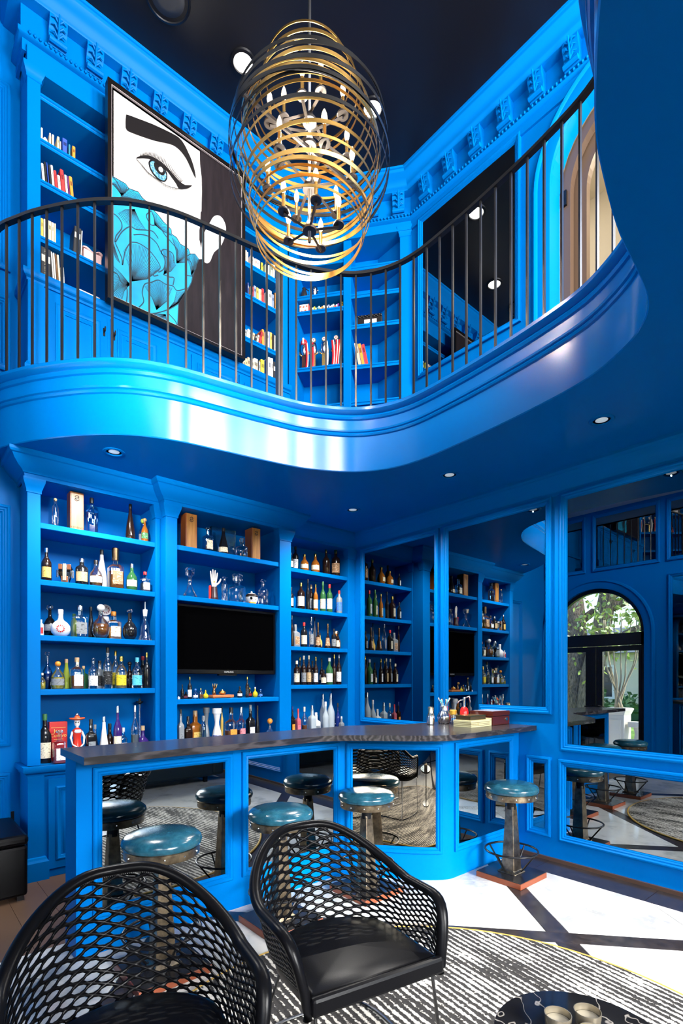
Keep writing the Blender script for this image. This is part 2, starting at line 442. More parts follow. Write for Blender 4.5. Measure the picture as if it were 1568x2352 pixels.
MB().add([p for r_ in rings for p in r_], [(j * m_ + k, j * m_ + k + 1, (j + 1) * m_ + k + 1, (j + 1) * m_ + k) for j in range(len(rings) - 1) for k in range(m_ - 1)]).build('arch_casing', BLUE, nw, smooth=.6)
# arched garden door
DBLK = mat('black_door_paint', (.008, .008, .009), .25)
db = MB()
A_ = darch(DR_ + .003, 0); B_ = darch(DR_ - .06, 0)
xa, xb = XN - .13, XN - .05
for k in range(len(A_) - 1):
    db.add([(xa, *A_[k]), (xa, *A_[k + 1]), (xa, *B_[k + 1]), (xa, *B_[k]), (xb, *A_[k]), (xb, *A_[k + 1]), (xb, *B_[k + 1]), (xb, *B_[k])], [(0, 1, 2, 3), (3, 2, 6, 7), (4, 7, 6, 5), (0, 4, 5, 1)])
db.box(xa, xb, DY - DR_, DY + DR_, 1.99, 2.18)
door = struct(db.build('door_1', DBLK, smooth=.4), 'black arched glass door to the garden')
for s_ in (-1, 1):
    y0, y1 = (DY - .69, DY - .005) if s_ < 0 else (DY + .005, DY + .69)
    lf = MB(); f_ = lambda s, z, o: (xb - .04 + o, s, z)
    i0, i1 = (y0 + .045, y1 - .10) if s_ < 0 else (y0 + .16, y1 - .045)
    lf.box(xa + .02, xb, y0, i0, 0, 1.98).box(xa + .02, xb, i1, y1, 0, 1.98).box(xa + .02, xb, i0, i1, 0, .12).box(xa + .02, xb, i0, i1, 1.90, 1.98)
    lf = lf.build('door_leaf', DBLK, door)
    MB().box(-.785, -.779, i0, i1, .12, 1.90).build('pane', GLASS, lf)
    MB().tube([(-.74, DY + s_ * .06, 1.02), (-.70, DY + s_ * .06, 1.02), (-.70, DY + s_ * .16, 1.0)], .01, 6).build('door_handle', BLACKMET, lf, smooth=.6)
MB().add([(-.782, y, z) for y, z in B_[1:-1]], [tuple(range(len(B_) - 2))]).build('transom_pane', GLASS, door)
# lower ceiling by the garden door and high black ceiling
LC_ = 4.18
lc = MB().box(XN, .18, .1, YL, LC_, LC_ + .1).box(.10, .18, .1, YL, LC_, ZC)
struct(lc.build('ceiling_low', GRAYW), 'grey low ceiling beside the garden door')
struct(MB().box(XN - .1, XR + .1, -1.7, YL + .1, ZC, ZC + .12).build('ceiling', BLACKCEIL), 'black ceiling above the open balcony')
# ------------------------------------------------------------------ balcony
EDGE = [(.555, 4.60), (.60, 4.34), (.698, 4.146), (.80, 3.985), (1.003, 3.73), (1.221, 3.54), (1.471, 3.425), (1.769, 3.36), (2.093, 3.30), (2.429, 3.215), (2.727, 3.045),
        (2.895, 2.84), (2.975, 2.58), (2.975, 2.213), (2.95, 1.85), (2.912, 1.536), (2.85, 1.253), (2.73, 1.03), (2.61, .90), (2.458, .823), (2.236, .79), (2.013, .768),
        (1.769, .72), (1.581, .669), (1.366, .576), (1.12, .45), (.85, .34), (.5, .24), (.1, .16), (XN, .08)]
EC = catmull(EDGE, 6)
def poly_face(pts, z): return MB().add([(x, y, z) for x, y in pts], [tuple(range(len(pts)))])
BP = EC + [(XN, YB), (XR, YB), (XR, YL), (.555, YL)]
bal = struct(poly_face(BP, ZS).build('balcony_soffit', BLUE), 'blue underside of the curved balcony')
struct(poly_face(BP, ZF).build('floor_upper', mat('upper_floor_wood', (.06, .035, .02), .4)), 'dark wood floor of the balcony')
FP = [(0, ZS), (.005, ZS + .006), (.005, 3.34), (.016, 3.346), (.022, 3.358), (.016, 3.368), (.026, 3.374), (.028, 3.386), (.01, 3.394), (.01, 3.465), (.022, 3.472), (.03, 3.488), (.022, 3.503), (.04, 3.512), (.054, 3.53), (.054, 3.55), (.042, ZF), (-.03, ZF)]
fas = struct(MB().sweep(FP, EC, endcaps=False).build('balcony_fascia', GLOSSB, smooth=.55), 'glossy blue curved balcony edge')
for k, (x, y) in enumerate([(1.221, 3.873), (3.366, 2.565), (3.361, 3.699), (3.371, 1.398)]):
    dl = empty('downlight', (x, y, ZS)); tag(dl, ['recessed ceiling downlight above the left bookcase', 'recessed ceiling downlight above the bar corner', 'recessed ceiling downlight in front of the corner bookcase', 'recessed ceiling downlight above the large wall mirror'][k], 'downlight', 'downlights under the balcony')
    MB().lathe([(.075, 0), (.072, -.006), (.056, -.008), (.05, 0), (.046, .03), (.04, .05)], 24).build('trim_ring', BLUE, dl, smooth=.6)
    MB().lathe([(0, -.004), (.03, -.002), (.05, .004)], 20).build('lens', mat('lamp_lens', (.75, .8, .82), .15, emit=.3, ecol=(.8, .95, 1)), dl, smooth=.6)
    light('downlight_beam', 'SPOT', (x, y, ZS - .02), (0, 0, 0), (150, 150, 190, 130)[k], (1, .96, .9), .004, spot_size=math.radians(156), spot_blend=.85)
# railing
RC_ = []
for i, p in enumerate(EC):
    a = EC[max(0, i - 1)]; b = EC[min(len(EC) - 1, i + 1)]; d = Vector((b[0] - a[0], b[1] - a[1])).normalized()
    RC_.append((p[0] + d.y * .008, p[1] - d.x * .008))
rail = tag(empty('balcony_railing', (0, 0, ZF)), 'black metal railing with slim balusters along curved balcony', 'railing')
MB().sweep([(-.018, 1.042), (-.018, 1.064), (.018, 1.064), (.018, 1.042), (-.018, 1.042)], RC_, endcaps=False).build('handrail', RAILM, rail, smooth=.6)
bpts = resample(RC_, .118)
b0 = None
for i, p in enumerate(bpts[1:-1]):
    if b0 is None: b0 = MB().box(-.0065, .0065, -.0065, .0065, 0, 1.045).build('baluster', RAILM, rail, loc=(p[0], p[1], 0)); continue
    q = bpts[i + 2]; dup(b0, 'baluster', (p[0], p[1], 0), math.atan2(q[1] - p[1], q[0] - p[0]), rail)
MB().box(-.02, .02, -.02, .02, 0, 1.05).build('newel_post', mat('grey_metal', (.10, .10, .105), .35, .6), rail, loc=(2.235, 3.285, 0))
bl0 = None
for i, p in enumerate(bpts[1:-1:3]):
    if bl0 is None: bl0 = MB().lathe([(.009, -.005), (.009, .004), (0, .007)], 8).build('rail_bolt', BLACKMET, rail, loc=(p[0], p[1], 1.066)); continue
    dup(bl0, 'rail_bolt', (p[0], p[1], 1.066), 0, rail)

# ------------------------------------------------------------------ crown mouldings
LOW = [(0, 2.905), (.012, 2.905), (.014, 2.93), (.022, 2.934), (.03, 2.948), (.055, 2.965), (.085, 3.0), (.1, 3.03), (.112, 3.036), (.12, 3.05), (.12, ZS)]
struct(MB().sweep(LOW, [(.755, 4.60), (.755, 4.325), (1.735, 4.325), (1.735, 4.215), (3.04, 4.215), (3.04, 4.375), (XR, 4.375), (XR, YB)], endcaps=False).build('trim_1', BLUE, smooth=.5), 'blue crown moulding under the balcony')
UC = [(0, 6.0), (.02, 6.0), (.02, 6.085), (.035, 6.09), (.05, 6.10), (.05, 6.13), (.03, 6.135), (.03, 6.315), (.10, 6.325), (.105, 6.335), (.115, 6.345), (.125, 6.365), (.15, 6.405), (.185, 6.435), (.19, 6.445), (.195, 6.46), (.205, 6.465), (.21, ZC)]
UPATH = [(.755, 4.60), (.755, 4.375), (3.349, 4.375), (XR, 3.531), (XR, -1.5)]
uc = struct(MB().sweep(UC, UPATH, endcaps=False).build('trim_2', BLUE, smooth=.5), 'blue upper cornice with carved brackets')
# carved brackets
bk = MB()
bp = [(0, 0), (.03, .0), (.05, .02), (.058, .05), (.05, .075), (.062, .1), (.085, .13), (.095, .17), (.09, .19), (0, .19)]
bk.prism([(-a * .8, b) for a, b in bp], -.060, .060, 'x')
for k in range(3):
    for s_ in (-1, 1): bk.tube([(s_ * .004, -.06 - .008 * k, .05 + .045 * k), (s_ * .026, -.07 - .010 * k, .075 + .043 * k), (s_ * .05, -.062 - .010 * k, .068 + .043 * k)], [.004, .009, .003], 6)
bk.tube([(0, -.05, .02), (0, -.07, .06), (0, -.082, .12), (0, -.105, .18)], .007, 6)
bk.lathe([(0, -.062), (.02, -.058), (.02, .058), (0, .062)], 8, (0, -.05, .02), axis=Matrix.Rotation(PI / 2, 3, 'Y'))
bme = None
def bracket(x, y, rz):
    global bme
    if bme is None:
        bme = bk.build('carved_bracket', BLUE, uc, smooth=.7); bme.location = (x, y, 6.135); bme.rotation_euler = (0, 0, rz)
    else: dup(bme, 'carved_bracket', (x, y, 6.135), rz, uc)
for k in range(9): bracket(.956 + .257 * k, 4.345, 0)
ux, uy = .621, -.784
for k in range(4):
    s_ = .16 + .262 * k; bracket(3.349 + ux * s_ - .03 * .784, 4.375 + uy * s_ - .03 * .621, math.atan2(uy, ux))
for k in range(15): bracket(XR - .03, 3.30 - .288 * k, -PI / 2)
# bead course (egg and dart)
eg = MB()
def beads(p, q):
    n = int(math.dist(p, q) / .034)
    for k in range(n):
        t = (k + .5) / n; x, y = p[0] + (q[0] - p[0]) * t, p[1] + (q[1] - p[1]) * t
        eg.add([(x, y, 6.1), (x, y, 6.132), (x - .010, y - .010, 6.116), (x + .010, y - .010, 6.116), (x - .010, y + .010, 6.116), (x + .01, y + .01, 6.116)],
               [(0, 3, 2), (1, 2, 3), (0, 2, 4), (1, 4, 2), (0, 5, 3), (1, 3, 5), (0, 4, 5), (1, 5, 4)])
beads((.76, 4.318), (3.32, 4.318)); beads((3.32, 4.318), (3.962, 3.50)); beads((3.960, 3.50), (3.960, -1.4))
tag(eg.build('bead_course', BLUE, uc, smooth=True), kind='stuff')
# ceiling fittings upstairs
BULB = mat('lit_lamp', (1, .97, .9), .3, emit=9, ecol=(1, .95, .86))
for k, (x, y) in enumerate([(2.19, 3.74), (3.228, 3.295)]):
    o = empty('ceiling_light', (x, y, ZC)); tag(o, ['lit round ceiling light left of the chandelier', 'lit round ceiling light right of the chandelier'][k], 'ceiling light', 'lit ceiling lights')
    MB().lathe([(.105, 0), (.1, -.012), (.078, -.014), (.074, 0)], 28).build('trim_ring', BLACKMET, o, smooth=.6)
    MB().lathe([(.074, -.004), (.06, -.018), (.03, -.028), (0, -.03)], 24).build('lens', BULB, o, smooth=True)
o = tag(empty('ceiling_speaker', (1.559, 3.743, ZC)), 'round black speaker grille flush in the black ceiling', 'speaker')
MB().lathe([(.165, 0), (.165, -.012), (.15, -.016), (.145, -.01)], 32).build('rim', BLACKMET, o, smooth=.6)
MB().lathe([(.146, -.009), (.07, -.012), (0, -.013)], 32).build('grille', mat('speaker_grille', (.03, .03, .032), .6), o, smooth=True)

# ------------------------------------------------------------------ bookcases
def shelf_mb(x0, x1, yf, yb, z, t=.042, two=False):
    m = MB()
    if two: m.prism([(yf, z - t), (yf, z - .026), (yf + .005, z - .024), (yf + .002, z - .018), (yf - .006, z - .014), (yf - .006, z), (yb, z), (yb, z - t)], x0, x1, 'x')
    else: m.prism([(yf, z - t + .004), (yf, z - .004), (yf + .004, z), (yb, z), (yb, z - t), (yf + .004, z - t)], x0, x1, 'x')
    return m
def capital(x0, x1, yf, z0, z1, d=.028):
    m = MB(); pr_ = [(0, z0), (.006, z0 + .004), (.006, z0 + .02), (d * .55, z0 + (z1 - z0) * .45), (d, z0 + (z1 - z0) * .8), (d, z1), (0, z1)]
    return m.sweep(pr_, [(x0, yf + .06), (x0, yf), (x1, yf), (x1, yf + .06)])
def panel_door(name, x0, x1, z0, z1, yf, parent, knob=None):
    d = MB().box(x0, x1, yf, yf + .02, z0, z1).build(name, BLUE, parent, bevel=.002)
    MB().frame(fy(yf), x0 + .05, x1 - .05, z0 + .06, z1 - .06, [(0, 0), (0, .008), (.01, .012), (.02, .006), (.03, .004), (.036, -.004), (.05, .004), (.065, .006), (.066, 0)]).build('raised_panel', BLUE, d, smooth=.5)
    if knob:
        k = MB().box(knob - .007, knob + .007, yf - .006, yf, z1 - .16, z1 - .10).tube([(knob, yf - .004, z1 - .13), (knob, yf - .03, z1 - .13), (knob + .001, yf - .03, z1 - .10)], .005, 6)
        k.build('latch', BLACKMET, d)
    return d
def bookcase(name, label, x0, x1, o0, o1, yf, z0, zl, ztop, shelves, two=False, base=True, doors=(), caps=True, part=None, capz=(2.80, 2.905), lret=False):
    b = tag(empty(name, (0, 0, 0)), label, 'bookcase')
    yb = YL - .012
    MB().box(o0 - .01, o1 + .01, yb - .01, yb + .01, z0 + .02, ztop + .1).build('back_panel', BLUE, b)
    MB().box(x0, o0, yf, yb - .01, zl, ztop).build('pilaster', BLUE, b, bevel=.003)
    MB().box(o1, x1, yf, yb - .01, zl, ztop).build('pilaster', BLUE, b, bevel=.003)
    if part: MB().box(part - .03, part + .03, yf, yb - .01, zl, ztop).build('partition', BLUE, b)
    MB().box(x0, x1, yf, yb - .01, ztop, ztop + .16).build('header', BLUE, b)
    for z in shelves: shelf_mb(o0, o1, yf + .012, yb - .01, z, two=two).build('shelf', BLUE, b)
    if caps:
        capital(x0, o0, yf, *capz).build('capital', BLUE, b, smooth=.5); capital(o1, x1, yf, *capz).build('capital', BLUE, b, smooth=.5)
    # base cabinet
    yc = yf - .045
    MB().box(x0, x1, yc + .012, yb - .01, z0, zl - .05).build('base_cabinet', BLUE, b)
    LP = [(0, zl - .075), (.01, zl - .072), (.012, zl - .055), (.028, zl - .045), (.036, zl - .03), (.036, zl), (-.02, zl)]
    MB().sweep(LP, ([(x0, yb - .02)] if lret else []) + [(x0, yc + .012), (x1, yc + .012)]).build('ledge_moulding', BLUE, b, smooth=.5)
    MB().box(x0, x1, yc + .012, yb - .01, zl - .05, zl).build('ledge', BLUE, b)
    MB().sweep([(0, z0), (.028, z0), (.028, z0 + .13), (.018, z0 + .145), (.012, z0 + .16), (0, z0 + .165)], [(x0, yb - .02), (x0, yc), (x0 + .1, yc), (x0 + .1, yc + .02)]).build('plinth', BLUE, b)
    MB().box(x0 - .004, x0 + .1, yc, yc + .02, z0, zl - .07).build('base_pilaster', BLUE, b)
    for d in doors: panel_door('cabinet_door', d[0], d[1], z0 + .06, zl - .1, yc - .004, b, d[2] if len(d) > 2 else None)
    return b
SHL = [2.60, 2.183, 1.775, 1.374]
bookcase('bottle_bookcase', 'blue built-in bookcase of bottles left of the television', .763, 1.74, .849, 1.70, 4.33, 0, .82, 2.905, SHL, doors=[(.89, 1.28), (1.3, 1.69)], lret=True)
bookcase('bottle_bookcase', 'blue built-in bookcase around the television', 1.742, 3.012, 1.842, 2.876, 4.22, 0, .82, 2.905, [2.585, 2.16, 1.278], doors=[(1.86, 2.4), (2.42, 2.98)])
bookcase('bottle_bookcase', 'blue built-in corner bookcase of whisky bottles right of the television', 3.014, XR - .002, 3.03, 3.91, 4.38, 0, .82, 2.905, [2.60, 2.187, 1.79, 1.389])
bookcase('panelled_bookcase', 'blue bookcase upstairs with cabinets behind the eye painting', .763, 3.05, .849, 2.945, 4.33, ZF, 4.38, 5.886, [5.75, 5.42, 5.12, 4.705], two=True, part=1.93, capz=(5.80, 5.89), lret=True,
         doors=[(.885, 1.30, 1.275), (1.325, 1.74, 1.35), (2.0, 2.45, 2.43), (2.47, 2.92, 2.49)])
# diagonal bookcase upstairs
dg = tag(empty('corner_bookcase', (3.25, 4.50, 0), math.atan2(-.784, .621)), 'blue diagonal corner bookcase upstairs holding trophies', 'bookcase')
def dlocal(s, d, z): return (3.25 + .621 * s + .784 * d, 4.5 - .784 * s + .621 * d, z)
MB().box(-.1, 1.24, .30, .32, ZF, 6.02).build('back_panel', BLUE, dg)
MB().box(-.06, .03, 0, .30, ZF, 6.02).build('pilaster', BLUE, dg, bevel=.003)
MB().box(.53, .61, 0, .30, ZF, 6.02).build('partition', BLUE, dg, bevel=.003)
MB().box(1.115, 1.236, 0, .02, ZF, 6.02).build('pilaster', BLUE, dg, bevel=.003)
MB().box(1.115, 1.13, .02, .30, ZF, 6.02).build('side_panel', BLUE, dg)
MB().box(-.06, 1.23, 0, .30, 6.0, 6.12).build('header', BLUE, dg)
capital(1.115, 1.22, 0, 5.95, 6.05).build('capital', BLUE, dg, smooth=.5)
for z in (5.835, 5.495, 5.334, 4.739, 4.33, 3.9): shelf_mb(.03, .53, .01, .30, z, two=True).build('shelf', BLUE, dg)
for z in (5.726, 5.442, 5.122, 4.705, 4.33, 3.9): shelf_mb(.61, 1.115, .01, .30, z, two=True).build('shelf', BLUE, dg)

# ------------------------------------------------------------------ wall mirrors
def wall_mirror(label, rects, z0, z1, y0, y1, fmap, m=MIRROR, name='wall_mirror', fr=FR):
    o = tag(empty(name, (0, 0, 0)), label, 'mirror')
    MB().frame(fmap, y0 - .06, y1 + .06, z0 - .06, z1 + .06, fr).build('mirror_frame', BLUE, o, smooth=.6)
    for (a, b, c, d) in rects: MB().add([fmap(a, c, .006), fmap(b, c, .006), fmap(b, d, .006), fmap(a, d, .006)], [(0, 1, 2, 3)]).build('mirror_glass', m, o)
    return o
R_ = fx_(XR)
wall_mirror('tall smoked mirror beside the corner bookcase', [(3.242, 4.218, 1.03, 2.848)], 1.03, 2.848, 3.242, 4.218, R_)
# the middle mirror steps down behind the counter
o = tag(empty('wall_mirror'), 'smoked mirror above the counter with wooden humidor', 'mirror')
GP = [(2.106, 1.228), (2.735, 1.228), (2.735, 1.085), (3.065, 1.085), (3.065, 2.848), (2.106, 2.848)]
mb = MB(); m6 = len(GP); rows = []
for d, q in FR:
    e_ = .06 - d; row = []
    for i in range(m6):
        a, b, c = Vector(GP[i - 1]), Vector(GP[i]), Vector(GP[(i + 1) % m6]); d0 = (b - a).normalized(); d1 = (c - b).normalized()
        n0 = Vector((d0.y, -d0.x)); n1 = Vector((d1.y, -d1.x)); v_ = n0 + n1; v_ = v_ / max(.5, v_.dot(n0)); w_ = b + v_ * e_
        row.append(R_(w_.x, max(1.073, w_.y), q))
    rows.append(row)
mb.add([p for r_ in rows for p in r_], [(j * m6 + k, j * m6 + (k + 1) % m6, (j + 1) * m6 + (k + 1) % m6, (j + 1) * m6 + k) for j in range(len(rows) - 1) for k in range(m6)])
mb.build('mirror_frame', BLUE, o, smooth=.6)
for a, b, c, d in ((2.106, 3.065, 1.228, 2.848), (2.735, 3.065, 1.085, 1.228)):
    MB().add([R_(a, c, .006), R_(b, c, .006), R_(b, d, .006), R_(a, d, .006)], [(0, 1, 2, 3)]).build('mirror_glass', MIRROR, o)
wall_mirror('largest wall mirror reflecting the arched garden door', [(.30, 1.92, .945, 2.852)], .945, 2.852, .30, 1.92, R_)
wall_mirror('low wide mirror reflecting stools and rug', [(.30, 1.93, .23, .76)], .23, .76, .30, 1.93, R_)
wall_mirror('narrow low mirror beside the last bar stool', [(2.112, 2.206, .245, .765)], .245, .765, 2.112, 2.206, R_)
wall_mirror('tall dark mirror upstairs behind the railing', [(2.378, 3.379, 4.51, 5.98)], 4.51, 5.98, 2.378, 3.379, R_)
for (a, b) in ((-1.6, -.1), (-3.2, -1.9)):
    MB().frame(R_, a, b, .88, 2.91, FR).build('panel_moulding', BLUE, wr, smooth=.6); MB().frame(R_, a, b, .17, .82, FR).build('panel_moulding', BLUE, wr, smooth=.6)
NW = lambda s, z, o: (XN + o, s, z)
wall_mirror('narrow high mirror above the garden door near the corner', [(3.93, 4.5, 3.26, 4.07)], 3.26, 4.07, 3.93, 4.5, NW)
wall_mirror('wide high mirror above the garden door', [(2.83, 3.70, 3.26, 4.07)], 3.26, 4.07, 2.83, 3.70, NW)
wall_mirror('high mirror beyond the garden door', [(1.6, 2.62, 3.26, 4.07)], 3.26, 4.07, 1.6, 2.62, NW)
wall_mirror('tall dark mirror beyond the garden door', [(1.0, 2.60, .3, 2.95)], .3, 2.95, 1.0, 2.60, NW)
o = tag(empty('wall_outlet', (.69, 4.597, .40)), 'dark wall outlet plate beside the lower bookcase', 'outlet')
MB().box(-.035, .035, -.006, 0, -.055, .055).build('cover_plate', BLACKMET, o, bevel=.002)
for z in (-.022, .022): MB().lathe([(.014, 0), (.013, .003)], 12, (0, -.006, z), axis=Matrix.Rotation(PI / 2, 3, 'X')).build('socket', LEATHER, o)

# ------------------------------------------------------------------ the bar
def yf_(x): return 2.93 - .59 * smooth01((x - 2.42) / .70)
def yt_(x): return 2.725 - .545 * smooth01((x - 2.15) / .80)
bar = tag(empty('bar_counter_base', (0, 0, 0)), 'blue curved bar front with framed mirror panels', 'bar')
xs = [.7356 + (XR - .004 - .7356) * k / 90 for k in range(91)]
fpath = [(x, yf_(x)) for x in xs]
bodyp = fpath + [(XR - .004, 2.93), (3.3, 2.93), (2.85, 3.14), (.7356, 3.14)]
bb = MB(); n_ = len(bodyp); Z1 = 1.028
bb.add([(x, y, 0) for x, y in bodyp] + [(x, y, Z1) for x, y in bodyp], [(i, (i + 1) % n_, n_ + (i + 1) % n_, n_ + i) for i in range(n_)] + [tuple(range(n_, 2 * n_))])
bb.build('body', BLUE, bar, smooth=.4)
ARC = [0]
for a, b in zip(fpath[:-1], fpath[1:]): ARC.append(ARC[-1] + math.dist(a, b))
def bar_s(x): 
    t = (x - xs[0]) / (xs[-1] - xs[0]) * 90; k = min(89, int(t)); return ARC[k] + (ARC[k + 1] - ARC[k]) * (t - k)
def bar_f(s, z, o):
    lo = 0
    while lo < 89 and ARC[lo + 1] < s: lo += 1
    t = (s - ARC[lo]) / (ARC[lo + 1] - ARC[lo]); x = xs[lo] + (xs[lo + 1] - xs[lo]) * t; h = .004
    d = Vector((2 * h, yf_(x + h) - yf_(x - h))).normalized()
    return (x + d.y * o, yf_(x) - d.x * o, z)
BF = [(0, 0), (0, .016), (.008, .022), (.02, .022), (.028, .014), (.036, .018), (.046, .01), (.05, .002)]
for k, (a, b) in enumerate([(.862, 1.588), (1.752, 2.466), (2.585, 2.985), (3.172, 3.865)]):
    sa, sb = bar_s(a), bar_s(b); n_ = 1 if k < 2 else 24
    MB().frame(bar_f, sa - .048, sb + .048, .19, .985, BF, n_).build('panel_moulding', BLUE, bar, smooth=.6)
    m = MB(); m.grid(lambda u, w: bar_f(sa + (sb - sa) * u, .238 + (.937 - .238) * w, .004), n_, 1)
    m.build('mirror_panel', MIRRORB if k == 2 else MIRROR, bar, smooth=True)
# thick dark counter top
COUNTER = mat('counter_dark_wood', (.05, .045, .05), .22)
N, L = nodes(COUNTER); v = coords(N, L, (1.0, 5, 5)); n0 = noise(N, L, v, 2.2, 5, .6)
wv = N.new('ShaderNodeTexWave'); wv.inputs['Scale'].default_value = 2.6; wv.inputs['Distortion'].default_value = 12; wv.inputs['Detail'].default_value = 4; wv.bands_direction = 'Y'; L.new(v, wv.inputs['Vector'])
r = ramp(N, L, wv.outputs['Fac'], [(.1, (.018, .016, .018)), (.6, (.035, .031, .034)), (1, (.065, .058, .062))]); L.new(r.outputs['Color'], bs(COUNTER).inputs['Base Color'])
bump(COUNTER, wv.outputs['Fac'], .1, .003)
xt = [.72 + (XR - .004 - .72) * k / 80 for k in range(81)]
tp = [(x, yt_(x)) for x in xt] + [(XR - .004, 2.97), (3.3, 2.97), (2.85, 3.185), (.72, 3.185)]
ct = tag(MB().prism(tp, 1.032, 1.07).build('bar_countertop', COUNTER, bevel=.003), 'dark grained bar top sweeping in an S curve', 'countertop')

# ------------------------------------------------------------------ bar stools
TEAL = mat('teal_leather', (.018, .105, .155), .2)
N, L = nodes(TEAL); v = coords(N, L); n1 = noise(N, L, v, 14, 6, .7)
r = ramp(N, L, n1.outputs['Fac'], [(.3, (.004, .032, .055)), (.6, (.013, .08, .12)), (.85, (.04, .14, .18))]); L.new(r.outputs['Color'], bs(TEAL).inputs['Base Color'])
n2 = noise(N, L, v, 130, 3); bump(TEAL, n2.outputs['Fac'], .15, .002)
REDWOOD = mat('red_brown_wood', (.20, .048, .018), .3)
def stool(label):
    t = tag(empty('bar_stool'), label, 'stool', 'bar stools along the bar')
    MB().box(-.18, .18, -.18, .18, .0, .038).build('base_board', REDWOOD, t, bevel=.003)
    MB().box(-.176, .176, -.176, .176, .038, .042).build('base_top', mat('black_laminate', (.012, .012, .014), .25), t)
    c = MB().lathe([(.105, .042), (.1, .048), (.085, .056), (.075, .062), (.074, .07), (.071, .09), (.066, .16), (.042, .50), (.042, .52)], 4, a0=PI / 4)
    c.build('column', BRONZE, t, bevel=.004)
    MB().lathe([(.034, .50), (.034, .575), (.05, .58)], 20).build('collar', BLACKMET, t, smooth=.6)
    rg = MB().tube([(.185 * math.cos(a * PI / 18), .185 * math.sin(a * PI / 18), .20) for a in range(36)], .0075, 8, closed=True).build('foot_ring', BLACKMET, t, smooth=True)
    for a in range(4):
        q = a * PI / 2
        MB().tube([(.068 * math.cos(q), .068 * math.sin(q), .065), (.08 * math.cos(q), .08 * math.sin(q), .062), (.182 * math.cos(q), .182 * math.sin(q), .196)], .006, 6).build('ring_strut', BLACKMET, t, smooth=.6)
    bd = MB().lathe([(.15, .578), (.178, .580), (.180, .584), (.180, .622), (.176, .626)], 40).build('seat_band', BRONZE, t, smooth=.5)
    rv = None
    for a in range(12):
        q = a * PI / 6 + .2; p = (.18 * math.cos(q), .18 * math.sin(q), .603)
        if rv is None: rv = MB().lathe([(.0055, 0), (.004, .004), (0, .005)], 8, axis=Matrix.Rotation(PI / 2, 3, 'Y')).build('rivet', SILVER, bd, loc=p); rv.rotation_euler = (0, 0, q)
        else: dup(rv, 'rivet', p, q, bd)
    MB().lathe([(.176, .624), (.188, .632), (.193, .648), (.188, .666), (.17, .682), (.12, .694), (.06, .699), (0, .70)], 40).build('cushion', TEAL, t, smooth=True)
    return t
st = stool('nearest teal bar stool, right behind the left mesh armchair')
st.location = (1.035, 2.55, 0)
for k, (x, y, lb) in enumerate([(1.765, 2.58, 'teal bar stool before the second mirror panel behind right armchair'), (2.475, 2.585, 'teal bar stool in front of the curved bronze mirror panel'), (3.455, 2.075, 'teal bar stool at the wall end with full pedestal visible')]):
    c = copy_tree(st); c.location = (x, y, 0); c['label'] = lb
for o in [x for x in S.objects if x.name.startswith('bar_stool')]: o.rotation_euler = (0, 0, 0)
# ------------------------------------------------------------------ rug
RUG = mat('striped_rug', (.4, .38, .35), .9)
N, L = nodes(RUG); v = coords(N, L, (1, 1, 1), (0, 0, math.radians(8)))
nz = noise(N, L, v, 9, 4); nz.inputs['Distortion'].default_value = .3
sep = N.new('ShaderNodeSeparateXYZ'); L.new(v, sep.inputs[0])
def math_(op, a, b=None):
    n = N.new('ShaderNodeMath'); n.operation = op
    for i, q in enumerate((a, b)):
        if q is None: continue
        if isinstance(q, (int, float)): n.inputs[i].default_value = q
        else: L.new(q, n.inputs[i])
    return n.outputs[0]
wob = noise(N, L, coords(N, L, (30, 60, 1), (0, 0, math.radians(8))), 1.0, 3)
x_ = math_('ADD', sep.outputs['X'], math_('MULTIPLY', math_('SUBTRACT', wob.outputs['Fac'], .5), .016))
st_ = math_('SINE', math_('MULTIPLY', x_, 2 * PI / .0345))
big = noise(N, L, coords(N, L, (3.4, 1.1, 1), (0, 0, math.radians(8))), 1.6, 6, .65)
spk = noise(N, L, v, 55, 4, .7)
thr = math_('ADD', math_('MULTIPLY', math_('SUBTRACT', big.outputs['Fac'], .49), 8.5), math_('MULTIPLY', math_('SUBTRACT', spk.outputs['Fac'], .5), 4.5))
val = math_('ADD', st_, thr)
r = ramp(N, L, val, [(.0, (.018, .016, .015)), (.22, (.03, .027, .025)), (.42, (.42, .40, .36)), (1, (.56, .53, .48))])
L.new(r.outputs['Color'], bs(RUG).inputs['Base Color']); bump(RUG, val, .5, .006)
rc = tag(empty('round_rug', (1.47, 1.04, 0)), 'large round rug with broken black and cream stripes', 'rug')
MB().lathe([(0, .001), (1.29, .001), (1.29, .011), (0, .012)], 96).build('pile', RUG, rc)
MB().lathe([(1.288, .001), (1.302, .001), (1.304, .008), (1.298, .013), (1.288, .012), (1.288, .001)], 96, cap=False).build('gold_binding', mat('gold_thread', (.42, .26, .05), .6), rc, smooth=.6)

